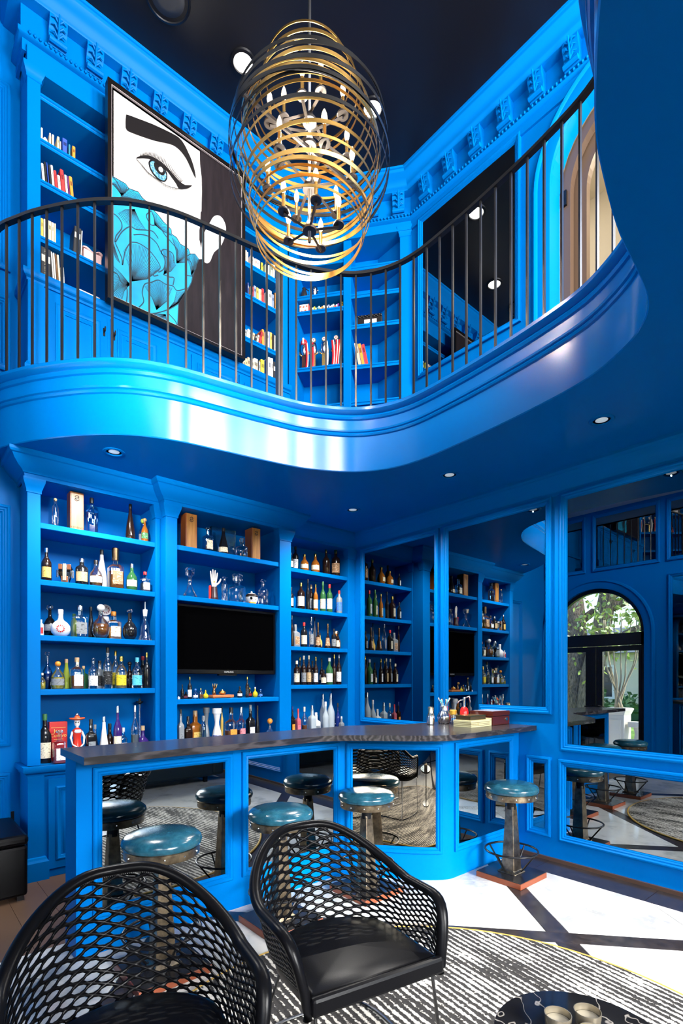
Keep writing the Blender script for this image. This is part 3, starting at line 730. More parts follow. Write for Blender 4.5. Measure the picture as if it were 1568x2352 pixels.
# ------------------------------------------------------------------ mesh armchairs
def U(s, hw, yc, db, yfr):
    a = abs(s); sg = 1 if s >= 0 else -1
    if a <= .52:
        q = a / .52 * PI / 2; return (sg * hw * math.sin(q), yc + db * math.cos(q))
    t = (a - .52) / .48; return (sg * hw, yc + (yfr - yc) * t)
def rimz(s):
    a = abs(s)
    return .62 + .18 * smooth01((.56 - a) / .50)
def shell(s, v):
    bx, by = U(s, .25, .0, .215, -.262); tx, ty = U(s, .315, .015, .325, -.262)
    zt = rimz(s); a = abs(s)
    if a > .78:
        k = (a - .78) / .22; zt -= .215 * k ** 2.6; tx += (bx * 1.06 - tx) * k ** 2; ty -= .028 * math.sin(PI * k)
    h = v ** .62
    x = bx + (tx - bx) * h; y = by + (ty - by) * h; z = .415 + (zt - .415) * v ** 1.12
    return Vector((x, y, z))
def armchair(label):
    t = tag(empty('mesh_armchair'), label, 'chair', 'black mesh armchairs by the bar')
    NU, NV = 40, 22; net = MB()
    def P(i, j): return shell(-1 + 2 * i / NU, max(0, min(1, j / NV)))
    vid = {}
    def V(i, j):
        i = max(0, min(NU, i)); j = max(0, min(NV, j)); k = (i, j)
        if k not in vid: net.v.append(tuple(P(i, j))); vid[k] = len(net.v) - 1
        return vid[k]
    for j in range(0, NV + 1):
        for i in range(0, NU + 1):
            if (i + j) % 2: continue
            cs = [V(i - 1, j), V(i, j - 1), V(i + 1, j), V(i, j + 1)]
            u_ = []
            for c in cs:
                if c not in u_: u_.append(c)
            if len(u_) < 3: continue
            cen = Vector((0, 0, 0))
            for c in u_: cen += Vector(net.v[c])
            cen /= len(u_); inner = []
            for c in u_: net.v.append(tuple(cen + (Vector(net.v[c]) - cen) * .775)); inner.append(len(net.v) - 1)
            m = len(u_)
            for k in range(m): net.f.append((u_[k], u_[(k + 1) % m], inner[(k + 1) % m], inner[k]))
    o = net.build('leather_net', LEATHER, t, smooth=True)
    at = o.data.attributes.new('crease_vert', 'FLOAT', 'POINT')
    inn = set(i for f in net.f for i in f[2:])
    for i in range(len(net.v)): at.data[i].value = .62 if i in inn else 0
    sd = o.modifiers.new('solid', 'SOLIDIFY'); sd.thickness = .006; sd.offset = 0
    sb = o.modifiers.new('sub', 'SUBSURF'); sb.levels = 1; sb.render_levels = 1
    ss = [-1 + 2 * k / 80 for k in range(81)]
    rim = [shell(s, 1) for s in ss]
    rim = [rim[0] + Vector((0, .0, -.03))] + rim + [rim[-1] + Vector((0, .0, -.03))]
    MB().tube(rim, [.016] + [.021] * 81 + [.016], 12, flat=.8).build('leather_rim', LEATHER, t, smooth=True)
    stc = MB()
    for k in range(4, 310):
        s = -1 + 2 * k / 314; p = shell(s, .965); q = shell(s, .5); d = (q - p); d.z = 0; d.normalize()
        p = p + d * .010; stc.add([p + Vector((0, 0, .002)), p + Vector((.002, 0, -.001)), p + Vector((-.001, .002, -.001)), p + d * .003], [(0, 1, 2), (0, 2, 3), (0, 3, 1), (1, 3, 2)])
    tag(stc.build('stitching', mat('grey_thread', (.25, .24, .23), .6), t), kind='stuff')
    # seat pad
    loop = [U(s, .255, .0, .205, -.27) for s in [-1 + 2 * k / 48 for k in range(49)]]
    pad = MB(); nl = len(loop)
    layers = [(.90, .375), (.985, .382), (1.0, .40), (1.0, .425), (.985, .438), (.92, .445), (.6, .450), (.0, .452)]
    for sc, z in layers:
        for x, y in loop: pad.v.append((x * sc, (y + .05) * sc - .05, z + (.008 if z > .43 and y < -.2 else 0) * 0))
    for a in range(len(layers) - 1):
        for k in range(nl): pad.f.append((a * nl + k, a * nl + (k + 1) % nl, (a + 1) * nl + (k + 1) % nl, (a + 1) * nl + k))
    pad.f.append(tuple(range(nl)))
    pad.build('seat_pad', LEATHER, t, smooth=.9)
    MB().box(-.262, .262, -.292, -.262, .388, .449).build('front_skirt', LEATHER, t, bevel=.012)
    for sx in (-1, 1):
        MB().tube([(sx * .235, -.255, .37), (sx * .262, -.29, .012)], .0065, 8).build('leg', SILVER if False else mat('dark_chrome', (.10, .10, .105), .22, 1), t, smooth=.6)
        MB().tube([(sx * .16, .14, .38), (sx * .235, .24, .012)], .0065, 8).build('leg', mat('dark_chrome', (.1, .1, .1)), t, smooth=.6)
    lp = catmull([(-.262, -.29, .008), (-.27, -.05, .008), (-.235, .24, .008), (0, .29, .008), (.235, .24, .008), (.27, -.05, .008), (.262, -.29, .008)], 6)
    MB().tube(lp, .0065, 8).build('base_rail', mat('dark_chrome', (.1, .1, .1)), t, smooth=.6)
    return t
ch = armchair('black leather mesh armchair in the centre, its whole seat showing')
ch.location = (1.30, 1.50, .0135); ch.rotation_euler = (0, 0, -.2)
c2 = copy_tree(ch); c2.location = (.515, 1.48, .0135); c2.rotation_euler = (0, 0, -.2); c2['label'] = 'black leather mesh armchair at the lower left corner, cut by the frame'

# ------------------------------------------------------------------ little marble table with votives
BMARB = mat('black_marble', (.008, .008, .009), .06)
N, L = nodes(BMARB); v = coords(N, L, (2.0, 2.0, 2.0)); nz = noise(N, L, v, 1.1, 4); nz.inputs['Distortion'].default_value = .3
r = ramp(N, L, nz.outputs['Fac'], [(.4975, (.006, .006, .007)), (.5, (.22, .20, .18)), (.5025, (.006, .006, .007))]); L.new(r.outputs['Color'], bs(BMARB).inputs['Base Color'])
tb = tag(empty('side_table', (1.49, .665, .0135)), 'round black marble table with white veins at the bottom edge', 'table')
MB().lathe([(.0, .385), (.235, .385), (.248, .392), (.25, .40), (.246, .407), (0, .407)], 64).build('table_top', BMARB, tb, smooth=.5)
MB().lathe([(.022, .02), (.02, .36), (.06, .385)], 20).build('pedestal', BLACKMET, tb, smooth=.6)
MB().lathe([(0, 0), (.16, 0), (.16, .008), (.03, .02), (0, .02)], 40).build('foot', BLACKMET, tb, smooth=.6)
VOT = mat('mercury_glass', (.30, .26, .19), .22, .8)
for k, (x, y) in enumerate([(1.475, .735), (1.555, .685), (1.475, .635)]):
    vt = tag(empty('votive_holder', (x, y, .4205)), ['left gold-grey votive cup on the black marble table', 'right gold-grey votive cup on the black marble table', 'nearest gold-grey votive cup on the black marble table'][k], 'votive', 'votives on the marble table')
    MB().lathe([(0, 0), (.030, 0), (.034, .004), (.038, .055), (.036, .055), (.032, .008), (0, .008)], 28).build('cup', VOT, vt, smooth=.7)
    MB().lathe([(0, .009), (.031, .009), (.033, .036), (0, .037)], 24).build('candle', mat('cream_wax', (.26, .23, .17), .5), vt, smooth=.7)

# ------------------------------------------------------------------ chandelier
RG = mat('ring_gold', (.62, .36, .10), .28, 1.0)
RB = mat('ring_black', (.028, .027, .027), .30, .8)
cx, cy = 1.862, 2.425
chd = tag(empty('chandelier', (cx, cy, 0)), 'tall orb chandelier of tangled gold and black rings with candle bulbs', 'chandelier')
MB().lathe([(.075, ZC), (.075, ZC - .012), (.02, ZC - .03), (0, ZC - .03)], 24).build('ceiling_canopy', SILVER, chd, smooth=.6)
MB().tube([(0, 0, 4.03), (0, 0, ZC - .02)], .009, 10).build('rod', mat('pewter_rod', (.35, .35, .36), .3, 1), chd, smooth=True)
def ring(r0, z, tilt, az, m, hgt=.011, dx=0, dy=0):
    M = Matrix.Rotation(az, 3, 'Z') @ Matrix.Rotation(tilt, 3, 'X'); n = 72; t_ = .0022
    mb = MB(); vs = []
    for rr, zz in ((r0, -hgt), (r0, hgt), (r0 - t_, hgt), (r0 - t_, -hgt)):
        for k in range(n):
            p = M @ Vector((rr * math.cos(2 * PI * k / n), rr * math.sin(2 * PI * k / n), zz)); vs.append((p.x + dx, p.y + dy, p.z + z))
    mb.add(vs, [(j * n + k, j * n + (k + 1) % n, ((j + 1) % 4) * n + (k + 1) % n, ((j + 1) % 4) * n + k) for j in range(4) for k in range(n)])
    return mb.build('ring', m, chd, smooth=.6)
rs = random.Random(5)
G = [(.312, 4.035, .05), (.315, 4.075, .10), (.33, 4.11, .14), (.345, 4.15, .05), (.35, 4.18, .12), (.36, 4.235, .15), (.37, 4.265, .06), (.385, 4.315, .11), (.40, 4.375, .08), (.41, 4.43, .16), (.405, 4.49, .10), (.40, 4.55, .06), (.39, 4.60, .14), (.38, 4.655, .08), (.36, 4.70, .12), (.335, 4.76, .05), (.31, 4.82, .12), (.285, 4.88, .08), (.25, 4.965, .10)]
for i, (r0, z, tl) in enumerate(G): ring(r0, z, tl * (1 if i % 2 else -1), i * 2.4, RG, .0075 + .003 * (i % 2), rs.uniform(-.01, .01), rs.uniform(-.01, .01))
for i, (r0, z, tl) in enumerate([(.455, 4.36, .05), (.46, 4.42, .12), (.465, 4.47, .07), (.462, 4.52, .13), (.458, 4.57, .05), (.45, 4.615, .10), (.435, 4.65, .04)]): ring(r0, z, tl * (1 if i % 2 else -1), .6 + i * 1.9, RB, .0105, rs.uniform(-.006, .006), rs.uniform(-.006, .006))
FLAME = mat('candle_bulb_glass', (1, .93, .8), .05, 0, .6, 1.2, emit=1.6, ecol=(1, .80, .48))
ARMM = mat('gunmetal', (.03, .027, .028), .45, .5)
def arm(r0, z, a, drop=0):
    x, y = r0 * math.cos(a), r0 * math.sin(a)
    mb = MB(); d = Vector((math.cos(a), math.sin(a), 0)); p_ = Vector((-d.y, d.x, 0)) * .006
    pts = [Vector((.02 * d.x, .02 * d.y, z + drop)), Vector((x, y, z))]
    mb.tube(pts, .0085, 4); mb.build('arm', ARMM, chd)
    b = MB().lathe([(0, -.006), (.031, -.006), (.033, 0), (.031, .004), (.012, .008), (.012, .012)], 20, (x, y, z + .014)).build('drip_pan', ARMM, chd, smooth=.6)
    MB().lathe([(.0105, .0), (.0105, .085), (.006, .09)], 12, (x, y, z + .024)).build('candle_sleeve', GOLD, b, smooth=.6)
    MB().lathe([(.006, 0), (.013, .016), (.0165, .034), (.013, .056), (.006, .076), (0, .088)], 12, (x, y, z + .114)).build('bulb', FLAME, b, smooth=True)
for z, r0, n, off, drop in ((4.085, .17, 5, .5, -.01), (4.33, .25, 6, .2, .0), (4.58, .24, 6, .75, .06), (4.72, .15, 3, .3, .03)):
    MB().lathe([(0, -.022), (.04, -.022), (.042, -.008), (.03, .0), (.02, .03), (0, .032)], 24, (0, 0, z)).build('hub', ARMM, chd, smooth=.6)
    for k in range(n): arm(r0, z, off + 2 * PI * k / n, drop)
MB().box(-.45, .45, -.006, .006, 4.535, 4.553).build('cross_bar', ARMM, chd)
MB().box(-.007, .007, -.007, .007, 4.0, 4.80).build('centre_post', ARMM, chd)
for z_, e_ in ((4.16, 45), (4.42, 50), (4.66, 40)): light('chandelier_glow', 'POINT', (cx, cy, z_), (0, 0, 0), e_, (1, .86, .66), .03)

# ------------------------------------------------------------------ painting
ART = {
 'brow': [(0.156,1.493),(0.171,1.508),(0.262,1.538),(0.36,1.569),(0.453,1.592),(0.533,1.608),(0.59,1.612),(0.631,1.589),(0.665,1.547),(0.698,1.498),(0.724,1.434),(0.736,1.37),(0.715,1.389),(0.681,1.439),(0.648,1.481),(0.606,1.509),(0.557,1.519),(0.501,1.505),(0.391,1.453),(0.284,1.415),(0.196,1.388),(0.16,1.385),(0.153,1.421)],
 'lid': [(0.234,1.206),(0.247,1.227),(0.299,1.273),(0.352,1.299),(0.406,1.306),(0.461,1.301),(0.517,1.278),(0.557,1.257),(0.598,1.244),(0.639,1.246),(0.7,1.282),(0.669,1.24),(0.631,1.209),(0.582,1.182),(0.557,1.21),(0.517,1.239),(0.485,1.262),(0.437,1.27),(0.375,1.272),(0.329,1.265),(0.284,1.239)],
 'white': [(0.236,1.205),(0.284,1.239),(0.329,1.265),(0.375,1.272),(0.437,1.27),(0.485,1.262),(0.517,1.239),(0.557,1.21),(0.582,1.186),(0.541,1.169),(0.485,1.15),(0.437,1.147),(0.375,1.15),(0.322,1.158),(0.277,1.185)],
 'iris': [(0.333,1.252),(0.36,1.279),(0.406,1.292),(0.453,1.28),(0.481,1.255),(0.486,1.212),(0.473,1.177),(0.453,1.157),(0.414,1.148),(0.375,1.158),(0.345,1.184),(0.331,1.217)],
 'irisb': [(0.345,1.248),(0.368,1.273),(0.402,1.278),(0.445,1.267),(0.47,1.245),(0.475,1.209),(0.465,1.182),(0.449,1.166),(0.418,1.162),(0.383,1.172),(0.356,1.195),(0.343,1.221)],
 'pupil': [(0.375,1.264),(0.406,1.284),(0.445,1.267),(0.465,1.245),(0.457,1.217),(0.43,1.2),(0.398,1.207),(0.377,1.231)],
 'shine': [(0.414,1.251),(0.43,1.265),(0.445,1.26),(0.448,1.242),(0.437,1.224),(0.422,1.222),(0.411,1.232)],
 'low': [(0.236,1.204),(0.277,1.182),(0.322,1.156),(0.375,1.146),(0.437,1.143),(0.485,1.143),(0.541,1.161),(0.582,1.18)],
 'hair': [(0.773,1.631),(0.776,1.516),(0.791,1.405),(0.793,1.284),(0.789,1.12),(0.781,1.109),(0.779,1.013),(0.769,0.945),(0.769,0.867),(0.783,0.867),(0.8,0.908)],
 'ear': [(0.8,0.908),(0.83,0.987),(0.869,1.073),(0.899,1.134),(0.938,1.171),(0.978,1.177),(1.01,1.146),(1.022,1.096),(1.01,1.024),(0.978,0.934),(0.943,0.879),(0.908,0.832),(0.886,0.78),(0.869,0.731),(0.843,0.7),(0.817,0.696),(0.796,0.716),(0.787,0.798)],
 'flower': [(0.037,0.957),(0.096,0.957),(0.151,0.96),(0.179,0.938),(0.25,0.956),(0.286,0.927),(0.33,0.917),(0.356,0.892),(0.412,0.866),(0.457,0.836),(0.488,0.824),(0.519,0.812),(0.523,0.776),(0.566,0.77),(0.598,0.734),(0.638,0.733),(0.671,0.731),(0.687,0.698),(0.729,0.72),(0.764,0.695),(0.737,0.623),(0.712,0.54),(0.696,0.462),(0.663,0.384),(0.614,0.314),(0.584,0.254),(0.578,0.121),(0.574,0.021)],
}
PETALS = [[(0.037,0.957),(0.082,0.938),(0.117,0.888),(0.123,0.85)],[(0.037,0.888),(0.076,0.905),(0.117,0.867),(0.123,0.847),(0.158,0.907),(0.179,0.938)],[(0.082,0.769),(0.117,0.832),(0.186,0.87),(0.229,0.871)],[(0.155,0.798),(0.193,0.846),(0.257,0.881),(0.293,0.866),(0.323,0.88)],[(0.035,0.786),(0.069,0.796),(0.082,0.769)],[(0.029,0.667),(0.076,0.673),(0.117,0.647),(0.123,0.595),(0.082,0.515),(0.076,0.462),(0.123,0.566),(0.186,0.645),(0.236,0.651),(0.33,0.697),(0.374,0.707),(0.412,0.677)],[(0.352,0.864),(0.315,0.806),(0.352,0.754),(0.412,0.781),(0.473,0.733),(0.566,0.679),(0.574,0.645),(0.566,0.572)],[(0.214,0.596),(0.272,0.631),(0.337,0.65),(0.397,0.631),(0.427,0.588),(0.465,0.534),(0.457,0.455),(0.412,0.402)],[(0.193,0.527),(0.25,0.551),(0.33,0.543),(0.397,0.498),(0.427,0.447),(0.382,0.386),(0.374,0.353),(0.412,0.38)],[(0.076,0.455),(0.123,0.368),(0.13,0.315),(0.151,0.439),(0.193,0.527)],[(0.022,0.223),(0.089,0.223),(0.117,0.18),(0.158,0.158),(0.165,0.104),(0.158,0.029)],[(0.257,0.047),(0.293,0.108),(0.282,0.176),(0.301,0.25),(0.352,0.29),(0.412,0.339),(0.473,0.336),(0.535,0.351),(0.574,0.333),(0.663,0.399)],[(0.488,0.561),(0.442,0.567),(0.442,0.596),(0.473,0.62),(0.535,0.616),(0.543,0.545)],[(0.63,0.644),(0.696,0.625),(0.704,0.528),(0.696,0.516),(0.647,0.499)],[(0.638,0.641),(0.687,0.698)],[(0.45,0.406),(0.504,0.411),(0.543,0.423),(0.535,0.359)],[(0.352,0.04),(0.412,0.075),(0.504,0.148),(0.582,0.23)],[(0.488,0.11),(0.559,0.067),(0.57,0.019)]]
FANS = [((0.123,0.85),[(0.042,0.898),(0.062,0.915),(0.096,0.946),(0.137,0.951),(0.165,0.94)]),((0.096,0.777),[(0.13,0.876),(0.186,0.931),(0.236,0.94),(0.272,0.933),(0.308,0.911)]),((0.221,0.802),[(0.096,0.692),(0.137,0.659),(0.186,0.645),(0.25,0.659),(0.308,0.692)]),((0.382,0.771),[(0.352,0.871),(0.397,0.861),(0.45,0.84),(0.488,0.794),(0.527,0.763)]),((0.186,0.193),[(0.029,0.275),(0.029,0.206),(0.035,0.146),(0.035,0.076),(0.069,0.043),(0.123,0.034)]),((0.186,0.215),[(0.137,0.432),(0.193,0.512),(0.25,0.536),(0.308,0.539),(0.367,0.497),(0.412,0.461),(0.419,0.421)]),((0.566,0.557),[(0.527,0.748),(0.574,0.736),(0.63,0.721),(0.663,0.708),(0.687,0.659)]),((0.397,0.09),[(0.301,0.235),(0.337,0.268),(0.382,0.313),(0.427,0.335),(0.473,0.328),(0.527,0.332)]),((0.496,0.144),[(0.566,0.321),(0.614,0.345),(0.647,0.368),(0.598,0.291)]),((0.049,0.608),[(0.029,0.527),(0.042,0.429),(0.076,0.342),(0.11,0.318)]),((0.696,0.524),[(0.655,0.649),(0.696,0.694),(0.729,0.712),(0.754,0.686)]),((0.473,0.088),[(0.352,0.018),(0.382,-0.027),(0.442,-0.015),(0.504,-0.003)]),((0.457,0.41),[(0.45,0.615),(0.504,0.622),(0.535,0.586),(0.559,0.538)])]
PX, PZ = 1.25, 4.35
pt = tag(empty('eye_painting', (PX, 4.165, PZ + .032)), 'huge framed painting of a woman with one eye and blue rose', 'painting')
pt.location = (PX, 4.165, PZ)
PW0, PW1, PH0, PH1 = .014, 1.205, .0, 1.675
FRB = mat('black_frame', (.004, .003, .003), .3, spec=.25)
MB().frame(lambda s, z, o: (s, -o, z), PW0, PW1, PH0, PH1, [(0, -.055), (0, .012), (.026, .012), (.028, -.012), (.05, -.012)]).build('frame', FRB, pt)
MB().frame(lambda s, z, o: (s, -o, z), PW0 + .03, PW1 - .03, PH0 + .03, PH1 - .03, [(0, -.01), (0, .004), (.004, .004), (.004, -.01)]).build('white_fillet', mat('white_fillet_paint', (.35, .30, .30), .4), pt)
CV = mat('canvas_white', (.56, .535, .51), .6)
MB().box(PW0 + .01, PW1 - .01, .012, .05, PH0 + .01, PH1 - .01).build('canvas', CV, pt)
i0, i1, j0, j1 = PW0 + .038, PW1 - .038, PH0 + .038, PH1 - .038
layer = [0]
def paint(name, pts, m):
    layer[0] += 1; y = .012 - .0009 * layer[0]
    pts = [(max(i0, min(i1, a)), max(j0, min(j1, b))) for a, b in pts]
    q = []
    for p in pts:
        if not q or math.dist(p, q[-1]) > 1e-4: q.append(p)
    return MB().add([(a, y, b) for a, b in q], [tuple(range(len(q)))]).build(name, m, pt)
def stroke(mb, pts, w, y, taper=False):
    pts = [(max(i0, min(i1, a)), max(j0, min(j1, b))) for a, b in pts]; m = len(pts); vs = []
    for i, p in enumerate(pts):
        a = pts[max(0, i - 1)]; b = pts[min(m - 1, i + 1)]; d = Vector((b[0] - a[0], b[1] - a[1]))
        if d.length < 1e-6: d = Vector((1, 0))
        d.normalize(); ww = w * (1 - .85 * i / (m - 1)) if taper else w
        vs += [(p[0] - d.y * ww, y, p[1] + d.x * ww), (p[0] + d.y * ww, y, p[1] - d.x * ww)]
    mb.add(vs, [(2 * i, 2 * i + 1, 2 * i + 3, 2 * i + 2) for i in range(m - 1)])
INK = mat('ink_black', (.006, .0045, .005), .5, spec=.2)
HAIR = mat('hair_black_paint', (.01, .007, .008), .5, spec=.2)
N, L = nodes(HAIR); v = coords(N, L, (9, 1, 1.2)); n1 = noise(N, L, v, 2.5, 4)
r = ramp(N, L, n1.outputs['Fac'], [(.3, (.006, .004, .005)), (.8, (.018, .012, .015))]); L.new(r.outputs['Color'], bs(HAIR).inputs['Base Color'])
fl_ = ART['flower']; iT = next(i for i, p in enumerate(fl_) if p[0] > .76)
hair = [(.773, j1), (i1, j1), (i1, j0), (fl_[-1][0], j0)] + fl_[iT:][::-1] + [(.80, .716), (.787, .80)] + ART['hair'][::-1][2:]
paint('hair', hair, HAIR)
PET = mat('rose_cyan_paint', (.0, .27, .46), .5)
N, L = nodes(PET); v = coords(N, L); n1 = noise(N, L, v, 3, 3)
r = ramp(N, L, n1.outputs['Fac'], [(.3, (.0, .20, .38)), (.7, (.005, .36, .56))]); L.new(r.outputs['Color'], bs(PET).inputs['Base Color'])
paint('rose', fl_ + [(fl_[-1][0], j0), (i0, j0), (i0, fl_[0][1])], PET)
layer[0] += 1; y_ = .012 - .0009 * layer[0]
pl_ = MB()
for p in PETALS: stroke(pl_, catmull(p, 6), .0042, y_)
stroke(pl_, fl_, .0036, y_)
for c, ends in FANS:
    E_ = catmull(ends, 5)
    for q in E_:
        mx, my = (c[0] + q[0]) / 2 + (q[1] - c[1]) * .08, (c[1] + q[1]) / 2 - (q[0] - c[0]) * .08
        stroke(pl_, [c, (c[0] + (mx - c[0]) * .6, c[1] + (my - c[1]) * .6), (mx, my), q], .0015, y_ - .0002)
pl_.build('petal_lines', mat('petal_ink', (.004, .035, .06), .5), pt)
paint('ear', catmull(ART['ear'], 3, True), CV)
paint('eyebrow', catmull(ART['brow'], 2, True), INK)
sh_ = [(a, b + .055 * math.sin(PI * min(1, max(0, (a - .23) / .48)))) for a, b in ART['lid'][:11]] + ART['lid'][:11][::-1]
paint('eye_shadow', sh_, mat('eye_shadow_paint', (.50, .46, .43), .6))
paint('eye_white', ART['white'], mat('eye_white_paint', (.84, .80, .79), .5))
paint('iris_rim', catmull(ART['iris'], 3, True), INK)
IR = mat('iris_paint', (.10, .28, .38), .4)
N, L = nodes(IR); v = coords(N, L); n1 = noise(N, L, v, 60, 4)
r = ramp(N, L, n1.outputs['Fac'], [(.35, (.02, .09, .15)), (.55, (.10, .30, .42)), (.75, (.6, .75, .8))]); L.new(r.outputs['Color'], bs(IR).inputs['Base Color'])
paint('iris', catmull(ART['irisb'], 3, True), IR)
paint('pupil', catmull(ART['pupil'], 3, True), INK)
paint('eye_shine', catmull(ART['shine'], 3, True), CV)
paint('eyeliner', catmull(ART['lid'], 2, True), INK)
layer[0] += 1; y_ = .012 - .0009 * layer[0]
ls = MB()
lid = catmull(ART['lid'][1:9], 5)
for k, p in enumerate(lid):
    if k < 2: continue
    t = k / len(lid); h = .03 + .025 * math.sin(PI * t)
    stroke(ls, [p, (p[0] + .004 + .008 * t, p[1] + h * .6), (p[0] + (t - .2) * .035, p[1] + h)], .0022, y_, True)
low = catmull(ART['low'], 6)
for k, p in enumerate(low[6:-2]):
    h = .022 + .012 * math.sin(PI * k / len(low)); stroke(ls, [p, (p[0] - .002 + .010 * k / len(low), p[1] - h)], .0015, y_, True)
stroke(ls, low, .0016, y_)
ls.build('eyelashes', INK, pt)

# ------------------------------------------------------------------ television
tv = tag(empty('television', (1.848, 4.275, 1.495)), 'black flat screen television set between the middle shelves', 'television')
MB().box(0, 1.014, 0, .045, 0, .605).build('bezel', mat('tv_plastic', (.003, .003, .004), .2, spec=.2), tv, bevel=.006)
MB().box(.022, .992, -.0015, .004, .04, .583).build('screen', mat('tv_screen', (.0008, .0008, .001), .35, spec=.0), tv)
MB().box(.42, .60, .02, .06, -.012, .002).build('sensor_lip', mat('tv_plastic', (0, 0, 0)), tv)
text('SAMSUNG', .021, mat('logo_silver', (.6, .6, .62), .3, .5), tv, (.507, -.003, .02), (PI / 2, 0, 0), 'maker_lettering')

# ------------------------------------------------------------------ bottles
TINT = dict(clear=(.93, .96, .96), lblue=(.55, .80, .92), amber=(.40, .13, .015), brown=(.014, .006, .003), green=(.04, .16, .05), black=(.008, .008, .009), white=(.80, .80, .80),
    frost=(.58, .66, .70), gray=(.22, .24, .26), lime=(.50, .62, .08), yellow=(.82, .62, .03), gold=(.70, .45, .10), purple=(.035, .015, .13), pink=(.72, .16, .20), navy=(.01, .025, .16),
    orange=(.80, .28, .03), red=(.62, .02, .02), cream=(.80, .70, .50), tan=(.55, .38, .20), bronze=(.28, .16, .08), silver=(.62, .63, .64), cork=(.58, .38, .20), wood=(.65, .36, .12), aqua=(.10, .55, .70), blue=(.06, .20, .60), rose=(.60, .20, .22), darkred=(.25, .01, .02))
CLEAR = ('clear', 'lblue'); SEMI = ('amber', 'green', 'lime', 'yellow', 'pink', 'frost')
def gmat(c):
    if c in CLEAR: return clear_glass('glass_' + c, (.88, .92, .93) if c == 'clear' else (.55, .80, .92))
    if c in SEMI: return mat('glass_' + c, TINT[c], .12 if c != 'frost' else .45, 0, .35, 1.3)
    return mat('gloss_' + c, TINT[c], .12)
def cmat(c):
    if c in ('silver', 'gold', 'bronze'): return mat('metal_' + c, TINT[c], .25, 1)
    if c == 'clear': return gmat('clear')
    return mat('cap_' + c, TINT[c], .4)
def lmat(c):
    m = MATS.get('label_' + c)
    if m: return m
    m = mat('label_' + c, TINT[c], .55); N, L = nodes(m); v = coords(N, L, (40, 40, 90)); n1 = noise(N, L, v, 1.6, 3)
    d = tuple(x * .35 for x in TINT[c]) if sum(TINT[c]) > .6 else tuple(min(1, x * 3 + .12) for x in TINT[c])
    r = ramp(N, L, n1.outputs['Fac'], [(.56, TINT[c]), (.62, d)]); L.new(r.outputs['Color'], bs(m).inputs['Base Color']); return m
PROF = dict(
    wine=[(0, 0), (.94, 0), (1, .015), (1, .52), (.93, .58), (.6, .67), (.36, .73), (.32, .78), (.31, .92)],
    whisky=[(0, 0), (.95, 0), (1, .015), (1, .60), (.9, .67), (.5, .73), (.35, .77), (.34, .91)],
    square=[(0, 0), (.95, 0), (1, .015), (1, .58), (.94, .63), (.5, .68), (.34, .71), (.33, .90)],
    flask=[(0, 0), (.86, 0), (.92, .02), (1, .14), (1, .38), (.88, .52), (.5, .64), (.32, .70), (.30, .90)],
    globe=[(0, 0), (.5, 0), (.62, .015), (.92, .13), (1, .26), (.94, .40), (.62, .53), (.32, .60), (.25, .68), (.24, .88)],
    cone=[(0, 0), (.92, 0), (1, .02), (.98, .14), (.86, .34), (.58, .56), (.36, .74), (.30, .92)],
    slim=[(0, 0), (.95, 0), (1, .015), (1, .66), (.85, .72), (.5, .77), (.46, .91)],
    decanter=[(0, 0), (.95, 0), (1, .02), (1, .50), (.85, .56), (.4, .61), (.30, .70), (.44, .73), (.44, .745)],
    ship=[(0, 0), (.97, 0), (1, .02), (.86, .09), (.48, .26), (.26, .42), (.20, .66), (.34, .72)],
    round=[(0, 0), (.93, 0), (1, .02), (1, .50), (.93, .60), (.68, .68), (.38, .72), (.33, .76), (.32, .90)],
    bell=[(0, 0), (.97, 0), (1, .03), (.82, .10), (.66, .26), (.58, .42), (.34, .49), (.26, .56), (.25, .66)],
    vase=[(0, 0), (.72, 0), (.80, .02), (.98, .12), (1, .24), (.82, .42), (.46, .58), (.42, .66), (.62, .80), (.80, .92)])
SQ = ('square', 'decanter')
PHRASE = dict(LA='on top shelf left of television', LB='on second shelf left of television', LC='on third shelf left of television', LD='on fourth shelf left of television', LE='on ledge left of television',
    MA='on the top shelf above television', MB='just above the television', MC='on the shelf under television', MD='on the ledge below television',
    RA='on top corner bookcase shelf', RB='on second corner bookcase shelf', RC='on third corner bookcase shelf', RD='on fourth corner bookcase shelf', RE='on the corner bookcase ledge')
GROUP = {k: 'bottles ' + v for k, v in PHRASE.items()}
def interp(pf, t):
    for (r0, z0), (r1, z1) in zip(pf[1:-1], pf[2:]):
        if z0 <= t <= z1: return r0 + (r1 - r0) * (t - z0) / max(1e-6, z1 - z0)
    return pf[-1][0]
PLACED = {}
BAY = dict(L=(.849, 1.70), M=(1.842, 2.876), R=(3.03, 3.91))
